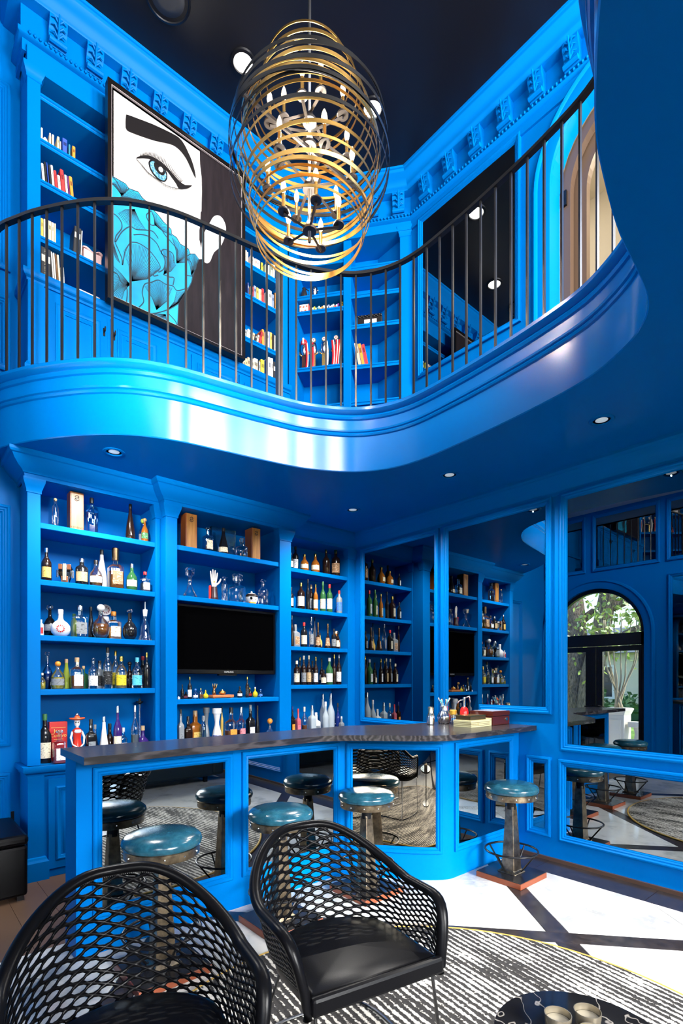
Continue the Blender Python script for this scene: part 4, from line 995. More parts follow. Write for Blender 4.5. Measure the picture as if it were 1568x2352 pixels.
def bottle(sh, kind, x, y, z, h, w, gl, liq, cap, lab, label):
    e0, e1 = BAY[sh[0]]; q_ = .5 * w * (1.08 if kind in ('square', 'decanter') else 1) + .004; x = max(e0 + q_, min(e1 - q_, x))
    for ox, oy, orr in PLACED.setdefault(sh, []):
        dx = abs(x - ox); need = q_ + orr - .004
        if dx < need and abs(y - oy) < math.sqrt(need * need - dx * dx): y = oy + math.sqrt(need * need - dx * dx) + .001
    y = min(y, 4.665 - q_); PLACED[sh].append((x, y, q_))
    t = tag(empty('small_bottle' if h < .15 else 'decanter' if 'decanter' in label else 'liquor_bottle', (x, y, z + .0005)), label + ' ' + PHRASE[sh], 'bottle', GROUP[sh])
    pf = PROF[kind]; R = w / 2; e = 7 if kind in SQ else 2; n = 24 if kind in SQ else 18
    P_ = [(r0 * R, zz * h) for r0, zz in pf]
    MB().lathe(P_, n, e=e).build('bottle_body', gmat(gl), t, smooth=.7)
    nr = pf[-1][0] * R; zt = pf[-1][1] * h
    if liq:
        top = .42; q = [(0, .012 * h)] + [(max(.002, r0 * R * .93 - .0006), max(.012, zz) * h) for r0, zz in pf[1:] if zz < top] + [(interp(pf, top) * R * .93, top * h), (0, top * h)]
        MB().lathe(q, n, e=e).build('liquid', mat('liquid_' + liq, TINT[liq], .06, 0, .25, 1.33), t, smooth=.7)
    if cap and cap != 'n':
        ck, cc = cap.split(':')
        if ck == 'c': mb = MB().lathe([(nr * 1.12, zt - .05 * h), (nr * 1.14, h - .004), (nr * 1.0, h), (0, h)], 14)
        elif ck == 'b':
            rb = min(.5 * (h - zt) + .1 * h * .5, R * .55); mb = MB().lathe([(nr * .8, zt - .004)] + [(rb * math.sin(PI * k / 8), h - rb - rb * math.cos(PI * k / 8)) for k in range(1, 9)], 14)
        elif ck == 's': mb = MB().lathe([(nr * .7, zt - .02 * h), (nr * .7, zt + .01 * h), (nr * 1.7, zt + .03 * h), (nr * 1.9, h - .05 * h), (nr * 1.2, h), (0, h)], 8)
        else:
            mb = MB().lathe([(nr * 1.1, zt - .03 * h), (nr * 1.5, zt + .10 * h), (nr * 1.5, zt + .14 * h), (.006, zt + .15 * h), (.004, zt + .2 * h), (.003, h), (0, h)], 12)
        mb.build('stopper' if ck in 'bs' else 'cap', cmat(cc), t, smooth=.6)
    if lab and h > .05:
        z0, z1 = {'wine': (.10, .42), 'whisky': (.12, .48), 'square': (.10, .46), 'globe': (.18, .38), 'flask': (.14, .38), 'vase': (.12, .34), 'cone': (.08, .26)}.get(kind, (.10, .42))
        if e > 2: a0, a1 = -PI / 2 - .60, -PI / 2 + .60
        else: ac = math.atan2(-y, -x); a0, a1 = ac - 1.0, ac + 1.0
        q = [((interp(pf, z0 + (z1 - z0) * k / 4) * R) * 1.015 + .0006, (z0 + (z1 - z0) * k / 4) * h) for k in range(5)]
        MB().lathe(q, 10, e=e, a0=a0, a1=a1).build('label', lmat(lab), t, smooth=True)
    return t
BOTTLES = """
LA|slim|0.963|4.41|2.6|0.222|0.045|clear||b:cork||small clear bottle with a skull-like stopper
LA|square|1.221|4.41|2.6|0.281|0.082|lblue||c:black||square pale blue empty glass bottle
LA|cone|1.52|4.41|2.6|0.34|0.075|brown||c:black||very tall dark tapered bottle
LA|flask|1.64|4.41|2.6|0.207|0.058|amber||b:wood|green|small amber bottle with round wooden stopper and green tag
LA|flask|1.722|4.495|2.6|0.225|0.077|clear||b:lime|gray|small clear bottle with lime green ball stopper
LB|wine|0.903|4.41|2.183|0.249|0.07|brown||c:silver|gold|dark bottle with round gold label and tan band
LB|whisky|1.148|4.41|2.183|0.207|0.092|black||c:silver|tan|black bottle with pewter cap and tan label
LB|flask|1.253|4.41|2.183|0.21|0.098|clear|amber|c:black|white|bottle of red-amber liquor with white label and black cap
LB|cone|1.321|4.495|2.183|0.321|0.084|white||c:black||all-white tall bottle with dark cap
LB|decanter|1.402|4.41|2.183|0.331|0.112|clear|amber|c:bronze|bronze|cut glass bottle with tall bronze stopper
LB|flask|1.533|4.41|2.183|0.222|0.088|green||c:silver|cream|dark green squat bottle with cream label
LB|square|1.642|4.41|2.183|0.171|0.075|clear|gray|c:red|white|square bottle with red and white pour spout
LC|square|0.869|4.41|1.775|0.132|0.029|white||n|red|white and red bottle half hidden by pilaster
LC|globe|0.999|4.41|1.775|0.206|0.137|white||c:white||white ceramic round bottle with red sun emblem
LC|globe|0.949|4.495|1.775|0.251|0.091|black||b:clear|gray|round black bottle with clear ball stopper
LC|square|1.134|4.41|1.775|0.247|0.109|clear||c:silver|gray|faceted clear square bottle with silver cap and round crest
LC|slim|1.114|4.495|1.775|0.191|0.047|lime||c:green||lime green bottle peeking behind the faceted square bottle
LC|globe|1.289|4.41|1.775|0.274|0.13|clear|amber|b:white||round clear decanter half full of amber with white ball
LC|cone|1.239|4.495|1.775|0.257|0.06|black||c:black||matte black bottle with tall neck
LC|square|1.404|4.41|1.775|0.229|0.108|clear|orange|c:orange|cream|square bottle with orange neck and pale label
LC|globe|1.516|4.41|1.775|0.251|0.114|black||s:clear||black ribbed globe bottle with crystal stopper
LC|bell|1.651|4.41|1.775|0.326|0.108|clear||t:white||bell-shaped clear bottle with pour spout and white cork
LD|flask|0.876|4.41|1.374|0.123|0.046|clear|yellow|c:cream||small yellow bottle half hidden by pilaster
LD|globe|0.927|4.495|1.374|0.286|0.083|lblue|navy|s:clear||long-necked blue glass decanter with clear stopper
LD|flask|0.98|4.41|1.374|0.213|0.099|clear|yellow|b:orange|gray|flask of yellow liquor with orange ball stopper
LD|cone|1.059|4.495|1.374|0.233|0.071|lime||c:cork||frosted yellow-green bottle with wooden cork
LD|square|1.114|4.41|1.374|0.244|0.09|clear|amber|c:cork|white|square bottle of brown liquor with white band
LD|square|1.183|4.495|1.374|0.181|0.059|green||c:cork||short green glass bottle with tan stopper
LD|round|1.233|4.41|1.374|0.243|0.074|clear||c:clear|white|clear round-shouldered bottle with white label and glass stopper
LD|square|1.305|4.495|1.374|0.226|0.063|gray||c:black|black|grey bottle with flat black cap
LD|wine|1.341|4.41|1.374|0.331|0.073|clear||c:black|black|tallest clear bottle with black cap and black label
LD|wine|1.429|4.495|1.374|0.312|0.064|clear|yellow|c:gold|yellow|bottle with gold stopper and yellow label
LD|round|1.448|4.41|1.374|0.262|0.087|clear|gold|c:gold|yellow|clear bottle of golden liquor with yellow flower label
LD|flask|1.543|4.495|1.374|0.223|0.06|brown||b:brown|black|dark bottle with brown bear-like stopper
LD|round|1.576|4.41|1.374|0.257|0.086|clear||c:aqua|aqua|clear bottle with aqua cap and aqua label
LD|wine|1.656|4.41|1.374|0.299|0.057|black||c:gold||black bottle with pale gold neck
LD|wine|1.719|4.495|1.374|0.273|0.082|black||c:darkred|purple|black bottle with dark red neck and purple diamond label
LE|square|0.981|4.36|0.82|0.245|0.091|clear|pink|s:clear|white|square bottle of pink-red liquor with white label
LE|wine|0.899|4.445|0.82|0.367|0.093|black||c:green|cream|large black bottle with green neck and oval cream label
LE|square|1.201|4.36|0.82|0.317|0.073|black||c:black|gray|black square bottle with grey lettering
LE|cone|1.255|4.445|0.82|0.267|0.063|clear||c:gray|white|clear angular bottle with white label
LE|cone|1.298|4.36|0.82|0.333|0.072|white|gray|c:silver||white bottle with grey sleeve and silver cap
LE|flask|1.368|4.445|0.82|0.27|0.079|brown||c:black|tan|dark amber bottle with slanted tan tag
LE|wine|1.403|4.36|0.82|0.413|0.065|purple||c:silver|cream|tall purple bottle with cork-coloured collar
LE|square|1.476|4.445|0.82|0.229|0.057|clear||c:white|white|small clear bottle with white cap and white label
LE|wine|1.541|4.36|0.82|0.413|0.063|clear|gray|c:silver||tall clear bottle with blackened neck
LE|globe|1.651|4.445|0.82|0.236|0.121|purple||c:cork||round deep purple bottle with wide cork
MA|square|2.166|4.31|2.585|0.222|0.08|lblue||s:clear|cream|clear square bottle with crystal stopper and cream emblem
MA|cone|2.32|4.31|2.585|0.246|0.093|black||c:black|cream|black teardrop bottle with round cream label
MA|decanter|2.51|4.31|2.585|0.192|0.087|clear||b:clear||small cut glass decanter with ball stopper
MB|ship|1.996|4.31|2.16|0.264|0.135|clear||s:clear||wide-based clear ship decanter with tall stopper
MB|slim|2.331|4.31|2.16|0.229|0.055|clear||s:clear||narrow cut glass bottle with crystal stopper
MB|decanter|2.463|4.31|2.16|0.27|0.125|clear||s:clear||square crystal decanter with block stopper
MB|round|2.745|4.31|2.16|0.251|0.102|clear||s:clear||round-shouldered clear decanter with flared stopper
MC|square|1.885|4.29|1.278|0.028|0.018|white||n||tiny white bottle at the far left
MC|wine|1.917|4.29|1.278|0.126|0.029|black||c:black||thin black miniature bottle
MC|wine|1.985|4.29|1.278|0.193|0.037|black||c:gold|white|tallest black miniature with white label
MC|wine|1.988|4.375|1.278|0.061|0.034|brown||c:black|pink|short brown miniature with pink label
MC|flask|2.038|4.29|1.278|0.087|0.048|lblue||c:blue|white|pale blue miniature with white label
MC|square|2.088|4.29|1.278|0.092|0.029|clear|amber|c:gold||slim miniature of amber liquor
MC|globe|2.134|4.29|1.278|0.076|0.049|yellow||c:gold||yellow pear-shaped miniature beside the wooden tray
MC|flask|2.478|4.29|1.278|0.105|0.049|black||c:black|white|black miniature with white label
MC|wine|2.557|4.29|1.278|0.194|0.034|brown||c:gold|black|tall slim brown miniature with gold neck
MC|flask|2.635|4.375|1.278|0.09|0.044|brown|red|c:gold|red|brown miniature with red label
MC|globe|2.643|4.29|1.278|0.097|0.05|yellow||c:white||yellow pear-shaped miniature with white cap
MC|flask|2.703|4.29|1.278|0.076|0.041|lblue||c:blue|blue|pale blue miniature at the right end
MD|square|1.912|4.31|0.82|0.369|0.049|gray||c:black|gray|smoked grey bottle at the left end
MD|square|1.979|4.31|0.82|0.306|0.064|brown||c:brown||plain brown box-like bottle
MD|square|2.084|4.395|0.82|0.348|0.105|amber||c:cork|gold|amber square bottle with ornate gold label
MD|slim|2.123|4.31|0.82|0.305|0.053|lblue||c:gray||pale blue cylinder bottle
MD|vase|2.193|4.395|0.82|0.373|0.065|gray||c:gray||grey hourglass ceramic bottle with patterned top
MD|vase|2.254|4.31|0.82|0.368|0.091|white|navy|c:white|navy|white hourglass ceramic bottle painted with blue pattern
MD|slim|2.35|4.395|0.82|0.373|0.027|gold||c:black||slender gilt bottle
MD|square|2.399|4.31|0.82|0.369|0.095|clear|amber|c:black|orange|square bottle of amber liquor with orange crest
MD|square|2.503|4.31|0.82|0.371|0.072|clear|pink|c:silver|rose|square bottle with rose coloured crest
MD|square|2.604|4.31|0.82|0.386|0.073|black||c:gray|white|black square bottle with white floral crest
MD|cone|2.681|4.31|0.82|0.377|0.053|black||c:brown||black slender bottle with brown stopper
MD|globe|2.834|4.31|0.82|0.247|0.1|clear||b:orange||clear squat bottle with orange round stopper
RA|whisky|3.184|4.46|2.6|0.168|0.045|black||c:black|white|black bottle half hidden by the left pilaster
RA|whisky|3.3|4.545|2.6|0.27|0.066|black||c:black|white|black square bottle with white label
RA|flask|3.356|4.46|2.6|0.181|0.092|amber||c:gold|cream|left of two amber bottles with cream oval labels
RA|flask|3.503|4.46|2.6|0.207|0.096|amber||c:gold|cream|right of two amber bottles with cream oval labels
RA|wine|3.655|4.46|2.6|0.278|0.084|brown||c:gold||dark brown bottle without label
RA|whisky|3.794|4.46|2.6|0.314|0.099|brown||c:gold|bronze|dark square bottle with slanted bronze label
RB|whisky|3.184|4.46|2.187|0.221|0.052|black||c:black|white|white-labelled bottle half hidden by the left pilaster
RB|whisky|3.31|4.46|2.187|0.283|0.083|brown||c:gold|cream|brown bottle with large cream label
RB|wine|3.402|4.46|2.187|0.335|0.046|black||c:black||tall black bottle behind its neighbours
RB|whisky|3.511|4.545|2.187|0.298|0.06|brown||c:cork|gray|brown bottle with dark grey label
RB|wine|3.508|4.46|2.187|0.293|0.052|amber||c:gold|cream|slim amber bottle with narrow cream label
RB|wine|3.609|4.46|2.187|0.333|0.065|green||c:green|cream|pale green bottle with tall cream label
RB|whisky|3.704|4.46|2.187|0.316|0.066|green||c:red|white|green bottle with red cap and round white label
RB|whisky|3.845|4.46|2.187|0.261|0.07|gray||c:red|blue|bottle with red cap and blue label
RC|wine|3.194|4.46|1.79|0.326|0.032|brown||c:gray||tall thin bottle by the left pilaster
RC|square|3.253|4.46|1.79|0.236|0.08|gray||c:gray|bronze|square bottle with framed bronze label
RC|whisky|3.351|4.46|1.79|0.263|0.071|black||c:red|cream|black bottle with cream lettered label
RC|wine|3.45|4.46|1.79|0.332|0.054|clear||c:silver|gray|tall silvery bottle
RC|bell|3.541|4.46|1.79|0.277|0.078|brown||c:bronze|bronze|left of two brown bell-shaped bottles
RC|wine|3.562|4.545|1.79|0.342|0.034|gray||c:black||thin grey bottle
RC|globe|3.599|4.46|1.79|0.169|0.052|gold||c:black||round golden bottle
RC|bell|3.678|4.46|1.79|0.273|0.077|brown||c:bronze|bronze|right of two brown bell-shaped bottles
RC|whisky|3.767|4.46|1.79|0.222|0.056|black||c:black|gray|black bottle with grey label
RC|whisky|3.824|4.46|1.79|0.197|0.038|brown||c:black|cream|small narrow brown bottle
RC|flask|3.914|4.46|1.79|0.209|0.1|amber||c:cream|cream|squat amber bottle with wide cream label
RD|whisky|3.255|4.46|1.389|0.254|0.068|brown||c:cream|cream|brown bottle with large cream label
RD|wine|3.347|4.46|1.389|0.311|0.058|brown||c:cream|gray|brown bottle with pale foil neck and grey label
RD|wine|3.359|4.545|1.389|0.3|0.046|black||c:gold||black bottle with tan foil neck
RD|wine|3.416|4.46|1.389|0.315|0.056|brown||c:cream|tan|brown bottle with pale foil neck and tan label
RD|wine|3.53|4.545|1.389|0.263|0.06|brown||c:black|bronze|brown bottle with bronze label
RD|wine|3.51|4.46|1.389|0.302|0.054|brown||c:gold|white|brown bottle with slanted white label
RD|whisky|3.62|4.46|1.389|0.164|0.063|brown||c:black|cream|short brown bottle with cream label
RD|globe|3.66|4.545|1.389|0.294|0.064|brown||c:black|gray|round brown bottle with glass collar
RD|wine|3.701|4.46|1.389|0.297|0.082|green||c:white|white|green bottle with white cap and large white label
RD|wine|3.771|4.46|1.389|0.337|0.048|brown||c:gold||tall brown bottle with gold foil
RD|wine|3.841|4.46|1.389|0.34|0.059|brown||c:silver|white|tall brown bottle with silver cap and white label
RD|wine|3.908|4.46|1.389|0.255|0.049|brown||c:gold|tan|brown bottle with tan label at the right end
RE|square|3.2|4.46|0.82|0.347|0.047|brown||c:navy|orange|bottle with orange label
RE|square|3.273|4.46|0.82|0.318|0.05|pink||c:red|pink|pink bottle with red cap
RE|round|3.356|4.46|0.82|0.335|0.059|clear|amber|c:cream||clear bottle part filled with amber
RE|square|3.467|4.545|0.82|0.189|0.042|white||c:white||small white bottle
RE|square|3.459|4.46|0.82|0.346|0.072|frost||c:silver||square frosted bottle
RE|square|3.538|4.46|0.82|0.266|0.078|white||c:white|gray|opaque white bottle with grey emblem
RE|wine|3.646|4.46|0.82|0.382|0.076|frost||c:white||shorter frosted bottle in front of the tall ones
RE|wine|3.678|4.545|0.82|0.467|0.077|frost||c:silver||left of two tall frosted bottles
RE|wine|3.73|4.46|0.82|0.472|0.085|frost||c:silver||right of two tall frosted bottles
RE|square|3.862|4.545|0.82|0.205|0.054|clear||c:silver|white|small clear bottle with white label
RE|square|3.881|4.46|0.82|0.209|0.049|gray||c:white|white|small grey bottle with white label
RE|wine|3.939|4.46|0.82|0.359|0.06|navy||c:black||dark blue bottle at the right end
"""
BT = {}
for ln in BOTTLES.strip().split('\n'):
    f = ln.split('|'); o = bottle(f[0], f[1], *[min(float(q), .296) if (i_ == 3 and f[0] in ('LA', 'MA', 'RA')) else float(q) for i_, q in enumerate(f[2:7])], *f[7:])
    BT[f[11]] = (o, float(f[5]), float(f[6]))
# a red sun emblem on the white ceramic bottle
o, h, w = BT['white ceramic round bottle with red sun emblem']
sunm = MB(); ac = math.atan2(-o.location.y, -o.location.x)
for k in range(12):
    a = k * PI / 6
    for a_, b_ in ((.018, .03),):
        def sp(rr, an):
            u_ = rr * math.cos(an) / (w / 2); zz = .27 * h + rr * math.sin(an); R = interp(PROF['globe'], zz / h) * w / 2 * 1.03 + .001
            return (R * math.cos(ac + u_), R * math.sin(ac + u_), zz)
        sunm.add([sp(a_, a - .16), sp(a_, a + .16), sp(b_, a + .13), sp(b_, a - .13)], [(0, 1, 2, 3)])
sunm.build('sun_emblem', cmat('red'), o)
BOOKS = """
L1|5.420|0.860,0.873,0.114,cream,0|0.916,0.927,0.112,cream,0|0.933,0.948,0.113,cream,0|0.969,0.985,0.123,paleyellow,0|0.988,0.995,0.097,gray,0|1.005,1.038,0.137,blue,0|1.047,1.060,0.116,teal,0|1.073,1.095,0.121,orange,0
L2|5.120|0.874,0.891,0.152,white,-5|0.884,0.907,0.175,black,-5|0.907,0.919,0.178,blue,-5|0.916,0.935,0.171,black,-5|0.936,0.955,0.178,white,-5|0.956,0.976,0.154,red,-5|0.977,0.999,0.132,white,-5|1.001,1.028,0.189,red,-5|1.032,1.048,0.165,white,-5|1.049,1.060,0.167,purple,-5|1.061,1.087,0.174,orange,-5
L3|4.705|0.859,0.876,0.158,gold,0|0.877,0.891,0.163,cream,0|0.891,0.907,0.176,gold,0|0.908,0.931,0.168,paleyellow,0|0.932,0.948,0.168,cream,0|0.949,0.961,0.169,paleyellow,0|1.076,1.127,0.230,black,3|1.128,1.137,0.221,white,2
L4|4.380|0.859,0.927,0.270,black,0|0.944,0.954,0.270,white,-4|0.955,0.969,0.270,white,-4|0.971,0.980,0.270,brown,-4|0.981,0.999,0.270,cream,-4|1.003,1.025,0.195,white,-3
R1|5.420|2.591,2.605,0.139,cream,0|2.606,2.621,0.129,pink,0|2.643,2.662,0.114,white,0|2.663,2.681,0.115,white,0|2.682,2.696,0.109,cream,0|2.697,2.716,0.116,pink,0|2.717,2.740,0.116,white,0|2.742,2.754,0.118,mint,0|2.756,2.763,0.108,black,0|2.764,2.787,0.113,yellow,0|2.809,2.847,0.116,sage,0|2.848,2.864,0.128,white,0|2.867,2.896,0.159,sage,4|2.899,2.922,0.165,cream,3
R2|5.120|2.613,2.629,0.140,navy,0|2.642,2.659,0.119,peach,0|2.660,2.681,0.123,red,0|2.683,2.710,0.146,slate,0|2.712,2.737,0.142,gold,0|2.739,2.752,0.142,white,0|2.753,2.771,0.144,tan,0|2.773,2.799,0.162,red,0|2.822,2.844,0.150,white,0|2.845,2.888,0.186,white,0|2.891,2.915,0.162,slate,0|2.917,2.923,0.191,black,0|2.925,2.934,0.192,orange,0
R3|4.705|2.568,2.588,0.092,gray,12|2.594,2.611,0.111,white,12|2.613,2.636,0.106,cream,10|2.653,2.678,0.097,tan,12|2.680,2.704,0.097,black,12|2.706,2.728,0.102,cream,12|2.730,2.756,0.155,red,14|2.775,2.800,0.178,orange,0|2.823,2.858,0.183,white,0|2.860,2.868,0.190,slate,0|2.870,2.892,0.188,gold,0|2.893,2.902,0.185,black,0|2.904,2.918,0.186,black,0|2.920,2.933,0.180,cream,0
R4|4.380|2.563,2.586,0.126,cream,0|2.589,2.612,0.142,paleyellow,0|2.614,2.639,0.164,tan,0|2.661,2.682,0.167,cream,0|2.683,2.729,0.184,prize,0|2.730,2.739,0.178,black,0|2.740,2.758,0.172,gray,0|2.763,2.802,0.203,yellow,0|2.830,2.845,0.231,blue,0|2.846,2.878,0.259,whiteblue,0|2.879,2.904,0.262,white,0|2.905,2.933,0.239,black,0
"""
# ------------------------------------------------------------------ other things on the lower shelves
WOODBOX = mat('honey_wood', (.56, .27, .06), .35)
N, L = nodes(WOODBOX); v = coords(N, L, (30, 30, 2)); n1 = noise(N, L, v, 1.5, 4)
r = ramp(N, L, n1.outputs['Fac'], [(.3, (.22, .08, .012)), (.7, (.44, .20, .04))]); L.new(r.outputs['Color'], bs(WOODBOX).inputs['Base Color'])
ORWOOD = mat('orange_wood', (.28, .075, .014), .3)
CHAR = mat('burnt_mark', (.02, .012, .008), .6)
def dragon(parent, x, z, s, y):
    m = MB()
    for pts, w in (([(-.3, .55), (.15, .6), (.35, .35), (.05, .15), (-.3, 0), (-.2, -.3), (.2, -.35), (.45, -.2)], .09), ([(-.3, .55), (-.45, .3), (-.2, .3)], .06), ([(.0, .2), (.35, .05), (.4, -.1)], .06), ([(-.3, 0), (-.5, -.25), (-.35, -.5), (.1, -.55)], .06)):
        p = catmull([(x + a * s, z + b * s) for a, b in pts], 4); vs = []
        for i, q in enumerate(p):
            a = p[max(0, i - 1)]; b = p[min(len(p) - 1, i + 1)]; d = Vector((b[0] - a[0], b[1] - a[1])).normalized() * (w * s)
            vs += [(q[0] - d.y, y, q[1] + d.x), (q[0] + d.y, y, q[1] - d.x)]
        m.add(vs, [(2 * i, 2 * i + 1, 2 * i + 3, 2 * i + 2) for i in range(len(p) - 1)])
    m.build('burnt_emblem', CHAR, parent)
def wood_box(label, x, y, z, w, d, h, front=WOODBOX, word=None):
    o = tag(empty('wooden_bottle_box', (x, y, z)), label, 'box', 'wooden bottle boxes on the top shelves')
    MB().box(0, w, .004, d, 0, h).build('case', ORWOOD, o, bevel=.003)
    MB().box(.008, w - .008, 0, .006, .004, h - .006).build('lid', front, o)
    dragon(o, w / 2, h * .83, .035, -.0008)
    if word: text(word, .022, CHAR, o, (w / 2, -.001, .02), (PI / 2, 0, 0), 'burnt_lettering')
wood_box('wooden bottle box with burnt dragon emblem and VENENO lettering', 1.060, 4.385, 2.6005, .098, .10, .295, word='VENENO')
wood_box('tall wooden bottle box with dragon emblem left of the glass case', 1.955, 4.30, 2.5855, .105, .11, .31)
wood_box('tall wooden bottle box with dragon emblem right of the glass case', 2.60, 4.275, 2.5855, .095, .13, .30)
gc = tag(empty('glass_display_case', (2.247, 4.40, 2.5855)), 'empty clear glass block case behind black teardrop bottle', 'case')
GL2 = clear_glass('case_glass', (.80, .93, .95), .12)
for a in ((0, .25, 0, .006, 0, .27), (0, .25, .10, .106, 0, .27), (0, .006, .006, .10, 0, .27), (.244, .25, .006, .10, 0, .27), (.006, .244, .006, .10, .264, .27), (.006, .244, .006, .1, 0, .006)): MB().box(*a).build('pane', GL2, gc)
# robot-like mask bottle
mk = tag(empty('mask_bottle', (1.033, 4.415, 2.1835)), 'silver and copper angular mask-shaped bottle on second shelf left of television', 'bottle')
mk.rotation_euler = (0, 0, -.35)
COP = mat('copper_plate', (.45, .16, .07), .28, .8)
MB().lathe([(0, 0), (.026, 0), (.03, .01), (.042, .05), (.05, .085), (.05, .115), (.04, .138), (.015, .146), (0, .146)], 10).build('head', SILVER, mk)
MB().box(-.012, .012, -.056, -.03, .015, .143).build('brow_plate', mat('pale_metal', (.6, .55, .42), .3, .7), mk, bevel=.003)
for s_ in (-1, 1):
    MB().box(s_ * .03 - .012, s_ * .03 + .012, -.05, -.03, .1, .14).build('temple_plate', COP, mk, bevel=.002)
    MB().box(s_ * .027 - .011, s_ * .027 + .011, -.052, -.035, .082, .096).build('eye_slot', LEATHER, mk)
    MB().box(s_ * .052 - .007, s_ * .052 + .007, -.02, .02, .04, .10).build('ear_plate', SILVER, mk, bevel=.003)
MB().box(-.022, .022, -.05, -.02, .003, .05).build('jaw', COP, mk, bevel=.003)
# white disc bottle with red emblem
dk = tag(empty('disc_bottle', (1.385, 4.615, 1.7755)), 'white round disc bottle with red face emblem behind amber decanter', 'bottle')
MB().lathe([(0, 0), (.03, 0), (.032, .01), (.032, .17), (.026, .20)], 18).build('bottle_body', gmat('white'), dk, smooth=.6)
MB().lathe([(.0, -.012), (.044, -.012), (.047, -.006), (.047, .006), (.044, .012), (0, .012)], 28, (0, 0, .256), axis=Matrix.Rotation(PI / 2, 3, 'X')).build('disc', gmat('white'), dk, smooth=.5)
em = MB()
for a in range(10):
    q = a * PI / 5; em.add([(.032 * math.cos(q - .2), -.0128, .256 + .032 * math.sin(q - .2)), (.032 * math.cos(q + .2), -.0128, .256 + .032 * math.sin(q + .2)), (.014 * math.cos(q), -.0128, .256 + .014 * math.sin(q))], [(0, 1, 2)])
em.build('red_emblem', cmat('darkred'), dk)
# red gift box
rb = tag(empty('red_bottle_box', (.935, 4.47, .8205)), 'tall red carton with gold blackletter on the ledge', 'box')
MB().box(0, .125, 0, .07, 0, .30).build('carton', mat('red_card', (.62, .008, .008), .35), rb, bevel=.002)
GOLDI = mat('gold_ink', (.85, .55, .12), .4)
text('Jose', .038, GOLDI, rb, (.062, -.001, .232), (PI / 2, 0, 0), 'carton_lettering')
text('Cuervo', .038, GOLDI, rb, (.062, -.001, .196), (PI / 2, 0, 0), 'carton_lettering')
MB().box(.012, .113, -.0012, 0, .255, .258).box(.03, .095, -.0012, 0, .165, .168).build('gold_rule', GOLDI, rb)
# red skeleton lady
ct_ = tag(empty('skeleton_lady_figurine', (1.11, 4.39, .8205)), 'red-dressed skeleton lady figurine with wide orange hat', 'figurine')
REDG = mat('red_glaze', (.62, .03, .015), .2)
MB().lathe([(0, 0), (.052, 0), (.05, .02), (.036, .10), (.026, .17), (.03, .21), (.036, .232), (.024, .246), (.01, .256)], 20).build('dress', REDG, ct_, smooth=.7)
MB().lathe([(.012, .25), (.010, .265), (.018, .275), (.021, .295), (.019, .312), (.01, .322), (0, .323)], 16).build('skull', gmat('white'), ct_, smooth=True)
for s_ in (-1, 1): MB().lathe([(0, 0), (.005, .002), (.005, .004), (0, .005)], 8, (s_ * .008 - .006, -.019, .297), axis=Matrix.Rotation(PI / 2, 3, 'X')).build('eye_socket', LEATHER, ct_)
MB().lathe([(0, .312), (.02, .312), (.045, .318), (.056, .326), (.054, .332), (.02, .33), (.016, .345), (0, .348)], 24).build('hat', mat('orange_glaze', (.72, .12, .03), .25), ct_, smooth=.7)
MB().lathe([(0, .345), (.016, .35), (.01, .365), (0, .37)], 10).build('hat_plume', SILVER, ct_, smooth=True)
for s_ in (-1, 1): MB().tube([(s_ * .032, 0, .225), (s_ * .048, -.012, .18), (s_ * .04, -.03, .13), (s_ * .014, -.045, .11)], [.009, .008, .006, .006], 8).build('arm', gmat('white'), ct_, smooth=True)
MB().lathe([(.022, .215), (.03, .228), (.022, .242)], 16, (0, -.012, 0)).build('collar', gmat('white'), ct_, smooth=True)
# tall glass straw bottle behind the purple one
sp_ = tag(empty('long_necked_bottle', (1.655, 4.57, .8205)), 'thin long-necked bottle with black disc stopper behind the purple bottle', 'bottle')
MB().lathe([(0, 0), (.035, 0), (.036, .05), (.012, .15), (.008, .42)], 14).build('bottle_body', gmat('lblue'), sp_, smooth=.7)
MB().lathe([(.006, .41), (.03, .43), (.03, .436), (.01, .44), (.01, .46), (0, .462)], 16).build('stopper', cmat('black'), sp_, smooth=.6)
# palm-reading hand
hn = tag(empty('hand_statue', (2.225, 4.31, 2.1605)), 'white upright hand statue with red cuff beside crystal bottles', 'statue')
hn.rotation_euler = (0, 0, -.3)
SKIN = mat('white_ceramic', (.72, .66, .60), .25)
MB().lathe([(0, 0), (.04, 0), (.042, .006), (.036, .03), (.03, .10), (.028, .12)], 18).build('cuff', mat('dark_lacquer', (.03, .008, .012), .25), hn, smooth=.6)
MB().box(-.045, -.028, -.02, .02, .0, .13).build('red_stand', REDG, hn, bevel=.002)
hd = bpy.data.meshes.new('hand'); bm = bmesh.new(); sk = bm.verts.layers.skin.verify()
def bv(p, rx, ry=None):
    q = bm.verts.new(p); q[sk].radius = (rx, ry or rx); return q
wr_ = bv((0, 0, .11), .018, .014); p1 = bv((0, 0, .145), .024, .012); p2 = bv((0, 0, .175), .028, .011)
bm.edges.new((wr_, p1)); bm.edges.new((p1, p2))
for dx, ln in ((-.024, .075), (-.008, .09), (.008, .083), (.023, .062)):
    a = bv((dx * .9, 0, .19), .008); b = bv((dx * 1.15, -.002, .19 + ln * .5), .0072); c = bv((dx * 1.3, -.004, .19 + ln), .005); bm.edges.new((p2, a)); bm.edges.new((a, b)); bm.edges.new((b, c))
a = bv((.034, -.004, .15), .009); b = bv((.052, -.01, .175), .008); c = bv((.060, -.012, .20), .006); bm.edges.new((p1, a)); bm.edges.new((a, b)); bm.edges.new((b, c))
wr_[sk].use_root = True
bm.to_mesh(hd); bm.free(); hd.materials.append(SKIN)
ho = bpy.data.objects.new('hand', hd); COL.objects.link(ho); ho.parent = hn
ho.modifiers.new('skin', 'SKIN').use_smooth_shade = True; sb = ho.modifiers.new('sub', 'SUBSURF'); sb.levels = 2; sb.render_levels = 2
